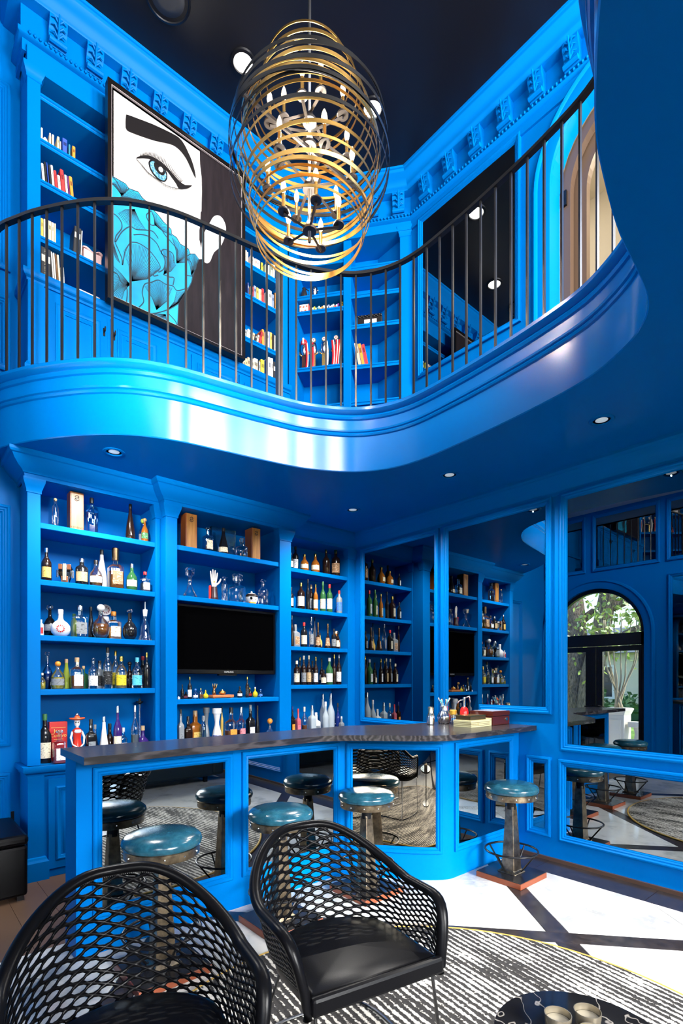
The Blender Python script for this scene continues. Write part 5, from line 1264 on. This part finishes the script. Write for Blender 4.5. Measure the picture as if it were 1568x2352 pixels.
MB().lathe([(.006, 0), (.008, .001), (.006, .002)], 14, (0, -.014, .165), axis=Matrix.Rotation(PI / 2, 3, 'X')).build('palm_emblem', cmat('orange'), hn)
# white skull mask ornament
sk_ = tag(empty('skull_ornament', (2.61, 4.30, 2.1605)), 'white and orange skull ornament between crystal decanters', 'ornament')
MB().lathe([(0, 0), (.03, 0), (.05, .015), (.06, .05), (.055, .08), (.035, .1), (0, .108)], 20).build('cranium', gmat('white'), sk_, smooth=True)
MB().lathe([(.048, .062), (.062, .068), (.06, .082), (.04, .095)], 20).build('headband', cmat('brown'), sk_, smooth=True)
for s_ in (-1, 1): MB().lathe([(0, 0), (.013, .0), (.013, .006), (0, .008)], 12, (s_ * .02 - .015, -.05, .05), axis=Matrix.Rotation(PI / 2, 3, 'X')).build('eye_socket', LEATHER, sk_)
MB().box(-.045, .02, -.052, -.03, .0, .016).build('jaw', cmat('orange'), sk_, bevel=.004)
MB().lathe([(.004, .105), (.012, .115), (0, .125)], 10).build('knob', gmat('white'), sk_, smooth=True)
# wooden tray and brass figures
ty = tag(empty('wooden_tray', (2.185, 4.25, 1.2785)), 'small orange wooden tray on the shelf under the television', 'tray')
MB().box(0, .21, 0, .10, .006, .03).build('board', mat('tray_wood', (.45, .15, .05), .3), ty, bevel=.003)
for x in (.015, .18): MB().box(x, x + .015, .01, .09, 0, .006).build('foot', mat('tray_wood', (0, 0, 0)), ty)
fg = tag(empty('brass_figurine', (2.215, 4.29, 1.309)), 'small dark and brass animal figurine on the wooden tray', 'figurine')
MB().lathe([(0, 0), (.014, .002), (.018, .02), (.012, .05), (.008, .06)], 10).build('body', cmat('bronze'), fg, smooth=True)
for k in range(5): MB().tube([(0, 0, .05), (-.015 + .008 * k, -.012, .07 + .006 * (k % 2)), (-.022 + .011 * k, -.016, .09 + .012 * ((k + 1) % 2))], [.005, .004, .001], 6).build('claw', LEATHER if k % 2 else GOLD, fg, smooth=True)
br = tag(empty('brass_bowl', (2.30, 4.295, 1.309)), 'small brass lidded bowl on the wooden tray', 'bowl')
MB().lathe([(0, 0), (.015, 0), (.03, .012), (.034, .022), (.028, .026)], 18).build('bowl', GOLD, br, smooth=True)
MB().lathe([(.03, .026), (.02, .036), (.005, .04), (.006, .046), (0, .048)], 18).build('lid', GOLD, br, smooth=True)
# chrome minibar swirl of light is left to the reflections

# ------------------------------------------------------------------ on the bar top
ZT = 1.0705
jg = tag(empty('jigger_shaker', (3.42, 2.80, ZT)), 'small steel and gold cocktail shaker at the counter edge', 'shaker')
MB().lathe([(0, 0), (.025, 0), (.03, .005), (.034, .07), (.032, .074)], 20).build('cup', SILVER, jg, smooth=.6)
MB().lathe([(.03, .074), (.026, .09), (.022, .10), (.024, .145), (.02, .15), (0, .152)], 20).build('top', mat('pale_gold', (.7, .62, .45), .2, 1), jg, smooth=.6)
cs = tag(empty('cocktail_shaker', (3.60, 2.80, ZT)), 'round-bodied chrome cocktail shaker with bar tools in it', 'shaker')
MB().lathe([(0, 0), (.045, 0), (.052, .01), (.06, .05), (.058, .07), (.04, .10), (.034, .115), (.036, .15), (.034, .152)], 24).build('body', SILVER, cs, smooth=.6)
for k in range(6): 
    a = k * 1.05; MB().tube([(.015 * math.cos(a), .015 * math.sin(a), .12), (.03 * math.cos(a), .03 * math.sin(a), .18), (.05 * math.cos(a), .05 * math.sin(a), .20 + .01 * (k % 3))], [.004, .005, .009], 6).build('bar_tool', SILVER if k % 3 else cmat('aqua'), cs, smooth=True)
yj = tag(empty('small_jar', (3.70, 2.78, ZT)), 'small jar with mustard yellow lid beside the red siphon', 'jar')
MB().lathe([(0, 0), (.022, 0), (.026, .01), (.02, .06), (.024, .075)], 16).build('glass', gmat('clear'), yj, smooth=.6)
MB().lathe([(.03, .075), (.031, .11), (.028, .114), (0, .115)], 18).build('lid', cmat('gold') if False else mat('mustard_lid', (.62, .34, .03), .4), yj, smooth=.5)
rd = tag(empty('red_siphon', (3.72, 2.68, ZT)), 'red soda siphon with chrome spout on the counter', 'siphon')
MB().lathe([(0, 0), (.034, 0), (.037, .01), (.037, .10), (.03, .13), (.014, .145)], 20).build('flask', mat('red_enamel', (.62, .012, .01), .15), rd, smooth=.6)
MB().lathe([(.012, .14), (.01, .20), (.014, .21), (.012, .225), (0, .228)], 14).build('valve', SILVER, rd, smooth=.6)
MB().tube([(0, 0, .205), (-.03, .02, .20), (-.06, .04, .165)], .005, 8).build('spout', SILVER, rd, smooth=True)
MB().tube([(0, 0, .215), (.03, -.03, .235), (.035, -.035, .18)], [.006, .009, .005], 8).build('lever', SILVER, rd, smooth=True)
CRM = mat('cream_box_paper', (.72, .66, .36), .4)
b1 = tag(empty('cigar_box', (3.43, 2.405, ZT)), 'flat cream cigar box with thin brown lines, lower of the pair', 'box')
MB().box(0, .25, 0, .17, 0, .055).build('case', CRM, b1, bevel=.002)
for z in (.012, .024, .036): MB().box(-.0008, .25, -.0008, 0, z, z + .003).box(-.0008, 0, 0, .17, z, z + .003).build('printed_line', mat('brown_ink', (.14, .08, .03), .5), b1)
MB().lathe([(.009, 0), (.011, .0012), (.009, .002)], 14, (.09, -.0005, .027), axis=Matrix.Rotation(PI / 2, 3, 'X')).build('seal', mat('cream_seal', (.5, .42, .2), .4), b1)
b2 = tag(empty('cigar_box', (3.445, 2.425, ZT + .0555)), 'carved dark cigar box with gold studs, upper of the pair', 'box')
MB().box(0, .21, 0, .14, 0, .036).build('case', mat('dark_carved', (.05, .035, .015), .4), b2, bevel=.002)
MB().box(-.002, .212, -.002, .142, 0, .006).build('gold_edge', GOLD, b2); MB().box(-.002, .212, -.002, .142, .031, .037).build('gold_edge', GOLD, b2)
sd_ = None
for k in range(12):
    if sd_ is None: sd_ = MB().box(-.003, .003, -.003, 0, .026, .031).build('stud', GOLD, b2, loc=(.01, 0, 0))
    else: dup(sd_, 'stud', (.01 + .0175 * k, 0, 0), None, b2)
b3 = tag(empty('humidor', (3.735, 2.41, ZT)), 'glossy dark mahogany humidor with round brass lock', 'box')
MAHO = mat('mahogany', (.075, .014, .008), .12)
MB().box(0, .25, 0, .22, 0, .072).build('case', MAHO, b3, bevel=.003); MB().box(-.002, .252, -.002, .222, .075, .115).build('lid', MAHO, b3, bevel=.004)
MB().box(.02, .23, .02, .2, .114, .117).build('lid_inlay', mat('pale_inlay', (.45, .47, .5), .15), b3)
MB().lathe([(.016, 0), (.014, .006), (0, .008)], 16, (.20, -.0005, .045), axis=Matrix.Rotation(PI / 2, 3, 'X')).build('brass_lock', mat('pale_gold', (.7, .62, .45)), b3, smooth=.6)
b4 = tag(empty('card_packet', (3.69, 2.415, ZT)), 'small cream packet between the cigar boxes and humidor', 'packet')
MB().box(0, .035, 0, .06, 0, .062).build('packet', CRM, b4, bevel=.002); MB().box(.004, .031, -.0008, 0, .046, .05).build('printed_line', mat('brown_ink', (.1, .1, .1)), b4)

# ------------------------------------------------------------------ books upstairs
BC = dict(cream=(.78, .68, .48), white=(.82, .80, .76), black=(.012, .012, .014), blue=(.03, .08, .45), teal=(.03, .20, .26), orange=(.80, .26, .03), red=(.60, .03, .03), purple=(.16, .03, .22), gold=(.75, .48, .08), brown=(.26, .13, .05), gray=(.40, .40, .39), paleyellow=(.82, .68, .35), pink=(.80, .52, .46), mint=(.45, .70, .55), yellow=(.85, .70, .04), sage=(.40, .46, .34), navy=(.03, .06, .2), peach=(.80, .46, .28), slate=(.22, .28, .46), tan=(.62, .45, .28), prize=(.82, .74, .55), whiteblue=(.7, .74, .82))
CN = dict(paleyellow='pale yellow', prize='white and gold', whiteblue='white and blue')
ORD = 'first second third fourth fifth sixth seventh eighth ninth tenth eleventh twelfth thirteenth fourteenth'.split()
ROWS = dict(L1='on the highest filled shelf left of painting', L2='on the second filled shelf left of painting', L3='on the third filled shelf left of painting', L4='on the cabinet ledge left of painting',
    R1='on the highest shelf right of painting', R2='on the second shelf right of painting', R3='on the third shelf right of painting', R4='on the cabinet ledge right of painting')
def book(name, label, cat, group, x0, x1, y, z, h, c, lean=0, d=.13):
    w = max(.006, x1 - x0 - .0012)
    t = tag(empty(name, (x0, y, z + .0008)), label, cat, group)
    a = math.radians(lean); t.rotation_euler = (0, a, 0)
    if lean < 0: t.location.x = x0; t.rotation_euler = (0, a, 0); t.location.z = z + .0008 + abs(math.sin(a)) * 0
    if lean > 0: t.location.z += math.sin(a) * w
    cov = mat('book_' + c, BC[c], .5); q = w / 2; r_ = min(.004, w * .3)
    MB().prism([(0, .003), (r_, 0), (w - r_, 0), (w, .003), (w, d), (0, d)], 0, h).build('cover', cov, t)
    pgs = MB().box(.0012, w - .0012, .004, d - .003, h - .002, h + .0006).build('pages', mat('page_paper', (.78, .74, .64), .8), t)
    if w > .014:
        dk_ = tuple(v * .25 for v in BC[c]) if sum(BC[c]) > .5 else (.6, .55, .45)
        MB().box(r_ + .001, w - r_ - .001, -.0006, .001, h * .62, h * .80).build('title_block', mat('title_' + c, dk_, .5), t)
    return t
for ln in BOOKS.strip().split('\n'):
    p = ln.split('|'); row, z = p[0], float(p[1])
    last = 0
    for i, it in enumerate(p[2:]):
        a, b, h, c, le = it.split(','); a = max(float(a), last); b = max(float(b), a + .008); last = b + (.0015 if float(le) == 0 else .004); nm = 'small_box' if row == 'L1' else 'book'
        o = book(nm, '%s %s, %s from left %s' % (CN.get(c, c), 'little box' if row == 'L1' else 'book', ORD[i], ROWS[row]), 'box' if row == 'L1' else 'book', 'books ' + ROWS[row], float(a), float(b), 4.375, z, float(h) if row != 'L4' or i else .276, c, float(le))
        if row == 'L4' and i == 0:
            o['label'] = 'thick black unabridged dictionary, leftmost on the cabinet ledge left of painting'
            text('UNABRIDGED DICTIONARY', .0215, mat('spine_gold', (.75, .68, .45), .4), o, (.034, -.0012, .14), (PI / 2, -PI / 2, 0), 'spine_lettering', sx=.92)
        if c == 'prize': text('PRIZE', .03, mat('spine_brown', (.3, .12, .02), .5), o, (.022, -.0015, .09), (PI / 2, PI / 2, 0), 'spine_lettering')
# white dome, pink box, binders on the left shelves
o = tag(empty('white_dome_ornament', (.892, 4.40, 5.4205)), 'small white domed ornament on the highest filled shelf', 'ornament')
MB().lathe([(0, 0), (.022, 0), (.024, .02), (.018, .055), (.008, .075), (0, .078)], 16).build('dome', gmat('white'), o, smooth=True); MB().lathe([(.026, 0), (.026, .008), (.02, .01)], 16).build('foot', cmat('cream'), o)
o = tag(empty('pink_fabric_box', (1.15, 4.36, 4.7055)), 'pink box with draped lid left of the painting', 'box')
MB().box(0, .13, 0, .12, 0, .085).build('case', mat('pink_cloth', (.80, .50, .47), .7), o, bevel=.004)
m = MB(); m.grid(lambda u, w: (-.006 + .142 * u, -.006 + .13 * w, .088 + .018 * math.sin(9 * u + 4 * w) * (.4 + .6 * u)), 12, 8); lid = m.build('draped_lid', mat('pink_cloth', (0, 0, 0)), o, smooth=True); lid.modifiers.new('s', 'SOLIDIFY').thickness = .006
for k, (x, z, lb) in enumerate([(1.08, 4.3805, 'dark blue ring binder lying flat on the cabinet ledge, lower'), (1.10, 4.4165, 'white flat folder lying on the dark blue binder')]):
    o = tag(empty('binder', (x, 4.33, z)), lb, 'binder')
    c_ = mat('binder_navy', (.012, .015, .04), .3) if k == 0 else mat('binder_white', (.7, .7, .72), .4)
    MB().box(0, .16, 0, .2, 0, .004).box(0, .16, 0, .2, .031 if k == 0 else .016, .035 if k == 0 else .02).box(0, .004, 0, .2, 0, .035 if k == 0 else .02).build('cover', c_, o, bevel=.001)
    MB().box(.006, .155, .004, .196, .0045, .0305 if k == 0 else .0155).build('pages', mat('page_paper', (.7, .7, .7)), o)
# ------------------------------------------------------------------ trophy shelves
AZ_ = math.atan2(-.784, .621)
TG = mat('trophy_gold', (.78, .52, .18), .25, .85); RIB = mat('red_ribbon', (.55, .012, .02), .5); RIBW = mat('white_ribbon', (.75, .72, .68), .6)
TL = ['trophy with red striped ball top, leftmost of the four trophies', 'trophy with one red ribbon, second from left of the four trophies', 'bare gold trophy with large silver cup, third of the four trophies', 'trophy wrapped in red ribbons, rightmost of the four trophies']
for k, s_ in enumerate((.085, .19, .305, .435)):
    t = tag(empty('trophy', dlocal(s_, .09, 4.7395), AZ_), TL[k], 'trophy', 'trophies on the corner bookcase')
    MB().box(-.032, .032, -.028, .028, 0, .012).build('plinth', LEATHER, t, bevel=.002)
    MB().box(-.02, .02, -.018, .018, .012, .17).build('column', mat('dark_column', (.05, .02, .015), .25) if k in (0, 3) else TG, t, bevel=.002)
    for sx in (-1, 1): MB().tube([(sx * .016, 0, .17), (sx * .045, 0, .19), (sx * .05, 0, .225)], [.006, .008, .002], 6).build('gold_leaf', TG, t, smooth=True)
    MB().lathe([(.012, .17), (.02, .18), (.034, .21), (.036, .25), (.03, .285), (.022, .30), (0, .305)], 18).build('silver_cup', SILVER, t, smooth=True)
    if k == 0: MB().lathe([(.03, .28), (.038, .30), (.032, .33), (.016, .348), (0, .35)], 14).build('striped_ball', RIB, t, smooth=True); MB().box(-.008, .008, -.039, .03, .285, .345).build('white_stripe', RIBW, t)
    else:
        MB().lathe([(0, -.006), (.024, -.006), (.026, 0), (.024, .006), (0, .006)], 20, (0, 0, .33), axis=Matrix.Rotation(PI / 2, 3, 'X')).build('badge', TG, t, smooth=.6)
        MB().lathe([(0, -.001), (.018, -.001), (.018, .001), (0, .001)], 16, (0, -.0075, .33), axis=Matrix.Rotation(PI / 2, 3, 'X')).build('badge_face', RIBW, t)
        MB().lathe([(0, -.001), (.007, -.001), (.007, .001), (0, .001)], 12, (0, -.009, .33), axis=Matrix.Rotation(PI / 2, 3, 'X')).build('badge_dot', RIB, t)
    rbs = {0: [(.03, .02)], 1: [(-.01, .015)], 2: [(.03, .0)], 3: [(-.035, .0), (.0, .02), (.034, .01)]}[k]
    for j, (rx, of) in enumerate(rbs):
        m = MB(); m.grid(lambda u, w: (rx + (u - .5) * .026 + .012 * math.sin(3 * w + j), -.03 - .006 * math.sin(5 * w), .27 * (1 - w) + .02), 2, 8)
        q = m.build('ribbon', RIBW if k == 2 else RIB, t, smooth=True); q.modifiers.new('s', 'SOLIDIFY').thickness = .003
        if k in (0, 3):
            m = MB(); m.grid(lambda u, w: (rx + .012 + (u - .5) * .009 + .012 * math.sin(3 * w + j), -.0335 - .006 * math.sin(5 * w), .27 * (1 - w) + .02), 1, 8); m.build('ribbon_stripe', RIBW, t, smooth=True)
def chm(name, label, cat, s_, z, group=None, d=.05): return tag(empty(name, dlocal(s_, d, z), AZ_), label, cat, group)
o = chm('maple_leaf_tin', 'cream tin printed with red maple leaves', 'tin', .045, 5.3345)
MB().box(0, .095, 0, .06, 0, .105).build('tin', mat('cream_tin', (.82, .72, .62), .35), o, bevel=.003); MB().box(.095, .102, 0, .06, 0, .105).build('red_side', mat('tin_red', (.6, .08, .06), .4), o)
def leaf(mb, x, z, s):
    P = [(0, -1), (.08, -.45), (.55, -.5), (.45, -.25), (.95, .1), (.7, .2), (.75, .5), (.4, .35), (.3, .75), (.2, .6), (0, 1), (-.2, .6), (-.3, .75), (-.4, .35), (-.75, .5), (-.7, .2), (-.95, .1), (-.45, -.25), (-.55, -.5), (-.08, -.45)]
    mb.add([(x + a * s, -.0012, z + b * s) for a, b in P], [tuple(range(20))])
m = MB()
for x, z in ((.025, .03), (.065, .035), (.045, .075), (.08, .08), (.012, .08)): leaf(m, x, z, .014)
m.build('maple_leaves', mat('leaf_red', (.5, .09, .03), .5), o)
cdc = ['white', 'mint', 'yellow', 'paleyellow', 'teal', 'mint', 'peach', 'orange', 'cream', 'white', 'white', 'slate', 'white', 'whiteblue', 'mint', 'red', 'white', 'purple']
for k, c in enumerate(cdc):
    o = chm('disc_case', '%s disc case, number %s from left in the row beside the maple tin' % (CN.get(c, c), (ORD + ['fifteenth', 'sixteenth', 'seventeenth', 'eighteenth'])[k]), 'case', .165 + k * .0172, 5.3345, 'disc cases beside the maple tin')
    hh = .05 + .008 * (k % 3)
    MB().box(0, .0158, 0, .05, 0, hh).build('spine', mat('book_' + c, BC[c], .5), o); MB().box(.002, .0138, -.0006, 0, hh * .25, hh * .7).build('title_block', mat('title_' + c, tuple(v * .3 for v in BC[c]), .5), o)
o = chm('gold_pillar_box', 'small upright gold box at the right end of disc cases', 'box', .485, 5.3345)
MB().box(0, .03, 0, .03, 0, .08).build('case', mat('book_gold', (.7, .5, .1)), o, bevel=.002); MB().box(-.001, .031, -.001, .031, .06, .064).build('lid_line', CHAR, o)
for k, (s_, c_, lb) in enumerate([(.085, mat('black_glaze', (.02, .02, .024), .15), 'black glazed jug on the shelf above the maple tin'), (.20, SILVER, 'silver bust of a head above the maple tin')]):
    o = chm('jug' if k == 0 else 'silver_bust', lb, 'jug' if k == 0 else 'bust', s_, 5.4955, d=.09)
    if k == 0:
        MB().lathe([(0, 0), (.025, 0), (.038, .04), (.036, .08), (.024, .115), (.018, .13), (.022, .14)], 18).build('body', c_, o, smooth=True); MB().tube([(.02, 0, .13), (.05, 0, .115), (.045, 0, .06)], .005, 8).build('handle', c_, o, smooth=True)
    else:
        MB().lathe([(0, 0), (.022, 0), (.02, .02), (.014, .035), (.016, .045), (.03, .07), (.036, .105), (.030, .13), (.012, .142), (0, .143)], 18).build('head', c_, o, smooth=True)
        for sx in (-1, 1): MB().lathe([(0, 0), (.010, .002), (.006, .012), (0, .013)], 10, (sx * .036, 0, .095)).build('ear', c_, o, smooth=True)
        MB().tube([(0, -.032, .105), (0, -.043, .085), (0, -.036, .08)], .005, 6).build('nose', c_, o, smooth=True)
o = chm('red_case', 'flat red case lying on the shelf above disc cases', 'case', .33, 5.4955); MB().box(0, .16, 0, .1, .014, .034).build('lid', mat('red_card', (.5, .01, .01)), o, bevel=.003); MB().box(.004, .156, .004, .1, 0, .013).build('tray', mat('book_pink', (.8, .5, .5)), o)
o = chm('dark_case', 'flat dark case beside the red case', 'case', .235, 5.4955); MB().box(0, .085, 0, .08, 0, .02).build('case', LEATHER, o, bevel=.003); MB().box(.01, .075, -.0006, 0, .006, .010).build('clasp', GOLD, o)
# right bay
o = chm('carved_black_frame', 'ornate black carved box with cream picture front', 'box', .665, 5.1225, d=.06)
MB().box(0, .26, 0, .09, 0, .13).build('carved_body', mat('black_carving', (.012, .011, .012), .3), o, bevel=.01)
MB().box(.075, .205, -.003, 0, .008, .075).build('picture', mat('picture_cream', (.75, .60, .55), .5), o)
for k in range(14): MB().lathe([(0, -.004), (.011, -.004), (.008, .006), (0, .008)], 8, (.01 + .0185 * k, -.003, .115 - .012 * (k % 2)), axis=Matrix.Rotation(PI / 2, 3, 'X')).build('carved_leaf', mat('black_carving', (0, 0, 0)), o, smooth=True)
MB().lathe([(0, 0), (.018, .0), (.012, .003), (0, .004)], 14, (.14, -.0035, .028), axis=Matrix.Rotation(PI / 2, 3, 'X')).build('picture_motif', LEATHER, o)
for k, (c, lb) in enumerate([('tan', 'patterned tan book leaning, left of the three beside trophies'), ('orange', 'orange book leaning, middle of the three beside trophies'), ('red', 'red book leaning, right of the three beside trophies')]):
    p = dlocal(.685 + k * .036, .05, 4.7055); o = tag(empty('book', p, AZ_), lb, 'book', 'leaning books beside the trophies'); o.rotation_euler = (0, -.20, AZ_)
    MB().box(0, .03, 0, .15, .004, .26 - .012 * k).build('cover', mat('book_' + c, BC[c]), o, bevel=.002); MB().box(.006, .024, -.0008, 0, .15, .2).build('title_block', mat('title_' + c, tuple(v * .3 for v in BC[c]), .5), o)
o = chm('white_pen_case', 'thin white pen lying on the right trophy shelf', 'pen', .92, 4.7055); MB().tube([(0, .01, .007), (.12, .01, .007)], .006, 8).build('barrel', gmat('white'), o, smooth=True); MB().tube([(.05, .01, .0075), (.07, .01, .0075)], .0065, 8).build('band', LEATHER, o, smooth=True)

# ------------------------------------------------------------------ ottoman, sofa behind the camera
o = tag(empty('leather_ottoman', (.42, 4.24, 0)), 'black leather cube ottoman at the left edge', 'ottoman')
MB().box(-.28, .28, -.30, .30, .03, .36).build('body', LEATHER, o, bevel=.02); MB().box(-.285, .285, -.305, .305, .36, .43).build('cushion', LEATHER, o, bevel=.025)
for sx in (-1, 1):
    for sy in (-1, 1): MB().box(sx * .24 - .02, sx * .24 + .02, sy * .26 - .02, sy * .26 + .02, 0, .03).build('foot', BLACKMET, o)
o = tag(empty('sofa', (2.45, -1.35, 0)), 'dark teal sofa behind the camera seen in bar mirrors', 'sofa')
SOF = mat('sofa_velvet', (.006, .022, .034), .6)
MB().box(-1.05, 1.05, -.42, .42, .08, .28).build('base', SOF, o, bevel=.03); MB().box(-1.05, 1.05, -.45, -.2, .28, .82).build('backrest', SOF, o, bevel=.06)
for sx in (-1, 1):
    MB().box(sx * 1.12 - .1, sx * 1.12 + .1, -.45, .42, .08, .58).build('arm', SOF, o, bevel=.05); MB().box(sx * .5 - .49, sx * .5 + .49, -.2, .44, .285, .45).build('seat_cushion', SOF, o, bevel=.05)
    for sy in (-1, 1): MB().box(sx * .95 - .025, sx * .95 + .025, sy * .35 - .025, sy * .35 + .025, 0, .08).build('foot', BLACKMET, o)

# ------------------------------------------------------------------ garden beyond the arched door (seen in the mirrors)
GRASS = mat('lawn_grass', (.16, .36, .03), .9)
N, L = nodes(GRASS); v = coords(N, L); n1 = noise(N, L, v, 1.2, 6); r = ramp(N, L, n1.outputs['Fac'], [(.35, (.05, .20, .015)), (.65, (.32, .48, .08))]); L.new(r.outputs['Color'], bs(GRASS).inputs['Base Color'])
struct(MB().box(-40, XN - .17, -30, 34, -.2, -.12).build('ground_lawn', GRASS), 'sunlit green lawn outside the garden door')
struct(MB().box(-3.4, XN - .165, -3, 8, -.12, -.06).build('ground_terrace', mat('terrace_stone', (.75, .71, .64), .7)), 'pale stone terrace outside')
BARK = mat('tree_bark', (.20, .14, .09), .9)
N, L = nodes(BARK); v = coords(N, L, (9, 9, 2.5)); n1 = noise(N, L, v, 3, 6, .7); r = ramp(N, L, n1.outputs['Fac'], [(.35, (.06, .045, .03)), (.7, (.42, .32, .22))]); L.new(r.outputs['Color'], bs(BARK).inputs['Base Color']); bump(BARK, n1.outputs['Fac'], .9, .05)
LEAFM = mat('tree_leaf', (.30, .42, .04), .6, trans=.25)
def leaves(mb, c, ext, n, s, seed):
    q = random.Random(seed)
    for _ in range(n):
        p = Vector([c[i] + q.gauss(0, 1) * ext[i] * .5 for i in range(3)]); a = Vector((q.gauss(0, 1), q.gauss(0, 1), q.gauss(0, 1))).normalized(); b = a.cross(Vector((q.gauss(0, 1), q.gauss(0, 1), q.gauss(0, 1)))).normalized()
        mb.add([p - a * s, p + b * s * .5, p + a * s, p - b * s * .5], [(0, 1, 2, 3)])
tr = tag(empty('oak_tree', (-6, 6.3, -.12)), 'big oak tree with thick leaning trunks outside the door', 'tree')
MB().tube(catmull([(0, .35, -.1), (0, .3, 1.5), (-.1, .25, 2.8), (-.3, .5, 4.5)], 5), [.42 - .012 * k for k in range(16)], 12).build('trunk', BARK, tr, smooth=True)
MB().tube(catmull([(.1, -.2, -.1), (.1, -.25, 1.4), (.05, -.45, 2.6), (0, -.8, 4.6)], 5), [.34 - .01 * k for k in range(16)], 12).build('trunk', BARK, tr, smooth=True)
for k, (a, b, c) in enumerate([((.05, -.5, 2.4), (-.4, -1.6, 3.0), (-.6, -3.2, 3.3)), ((.0, -.7, 3.4), (-.5, -1.8, 3.9), (-1, -3.4, 4.3)), ((.05, -.4, 2.2), (.2, -1.3, 2.45), (.3, -2.6, 2.55)), ((-.1, .3, 3), (-.6, -.6, 3.8), (-.9, -2.0, 4.8))]):
    MB().tube(catmull([a, b, c], 6), [.13 - .009 * q for q in range(13)], 8).build('branch', BARK, tr, smooth=True)
m = MB(); leaves(m, (-1.5, -2.6, 4.3), (2.5, 3.2, 2.2), 1700, .11, 3); tag(m.build('foliage', LEAFM, tr), kind='stuff')
STONE = mat('limestone', (.66, .61, .52), .7)
pl = tag(empty('stone_planter', (-2.45, 4.04, -.06)), 'pale carved stone pedestal planter on the terrace', 'planter')
MB().box(-.2, .2, -.2, .2, 0, .12).build('base', STONE, pl, bevel=.01); MB().box(-.17, .17, -.17, .17, .12, .84).build('shaft', STONE, pl, bevel=.008); MB().lathe([(.24, .84), (.26, .88), (.29, .93), (.29, .96), (.24, .97)], 4, a0=PI / 4).build('cap', STONE, pl)
MB().frame(lambda s, z, o_: (.17 + o_, s, z), -.12, .12, .2, .76, [(0, 0), (0, .012), (.02, .012), (.03, -.004)]).build('panel', STONE, pl)
my = tag(empty('crepe_myrtle', (-2.47, 4.04, .912)), 'multi-stemmed pale tree growing from the stone planter', 'tree')
q = random.Random(9)
for k in range(9):
    dy = q.uniform(-.42, .42); dx = q.uniform(-.2, .2)
    MB().tube(catmull([(q.uniform(-.06, .06), q.uniform(-.1, .1), 0), (dx * .4 + q.uniform(-.05, .05), dy * .4, .5), (dx * .8, dy * .75 + q.uniform(-.06, .06), .95), (dx, dy, 1.7)], 4), [.02 - .0009 * j for j in range(13)], 6).build('stem', mat('pale_bark', (.46, .38, .24), .8), my, smooth=True)
m = MB(); leaves(m, (0, 0, 1.6), (.9, 1.2, .7), 500, .06, 4); tag(m.build('foliage', LEAFM, my), kind='stuff')
bl = tag(empty('stone_balustrade', (-2.45, 3.0, -.06)), 'low pale stone balustrade beside the planter', 'balustrade')
MB().box(-.11, .11, -.83, .83, .62, .72).build('rail', STONE, bl, bevel=.01); MB().box(-.11, .11, -.83, .83, 0, .08).build('plinth', STONE, bl)
for k in range(8): MB().lathe([(.05, .08), (.05, .12), (.03, .15), (.06, .26), (.055, .34), (.03, .5), (.05, .58), (.05, .62)], 12, (0, -.72 + .205 * k, 0)).build('baluster', STONE, bl, smooth=.7)
hs = tag(empty('neighbour_house', (-16, 9.5, -.12)), 'cream house with grey roof across the lawn', 'house')
MB().box(-1, 0, -5, 7, 0, 2.75).build('wall', mat('cream_stucco', (.72, .66, .52), .8), hs)
MB().prism([(.5, 2.7), (-1, 3.9), (-1.6, 3.9), (-1.6, 2.7)], -5.4, 7.4, 'y').build('roof', mat('grey_shingle', (.22, .24, .27), .8), hs)
for y in (-3.6, -1.6, .4, 2.4, 4.4):
    w = MB().frame(lambda s, z, o_: (.0 + o_, s, z), y - .5, y + .5, .7, 2.2, [(0, 0), (0, .05), (.1, .05), (.1, .01)]).build('window', gmat('white'), hs); MB().box(.004, .012, y - .4, y + .4, .8, 2.1).build('pane', mat('dark_pane', (.03, .04, .05), .1), w)
hg = MB(); leaves(hg, (-13.5, 9, .35), (.9, 9, .55), 1500, .14, 8)
hgo = tag(empty('hedge', (0, 0, 0)), 'dark green hedge in front of the neighbour house', 'hedge'); tag(hg.build('foliage', mat('hedge_leaf', (.035, .10, .03), .7), hgo), kind='stuff')
MB().box(-13.9, -13.1, 0, 18, -.12, .5).build('core', mat('hedge_leaf', (0, 0, 0)), hgo)
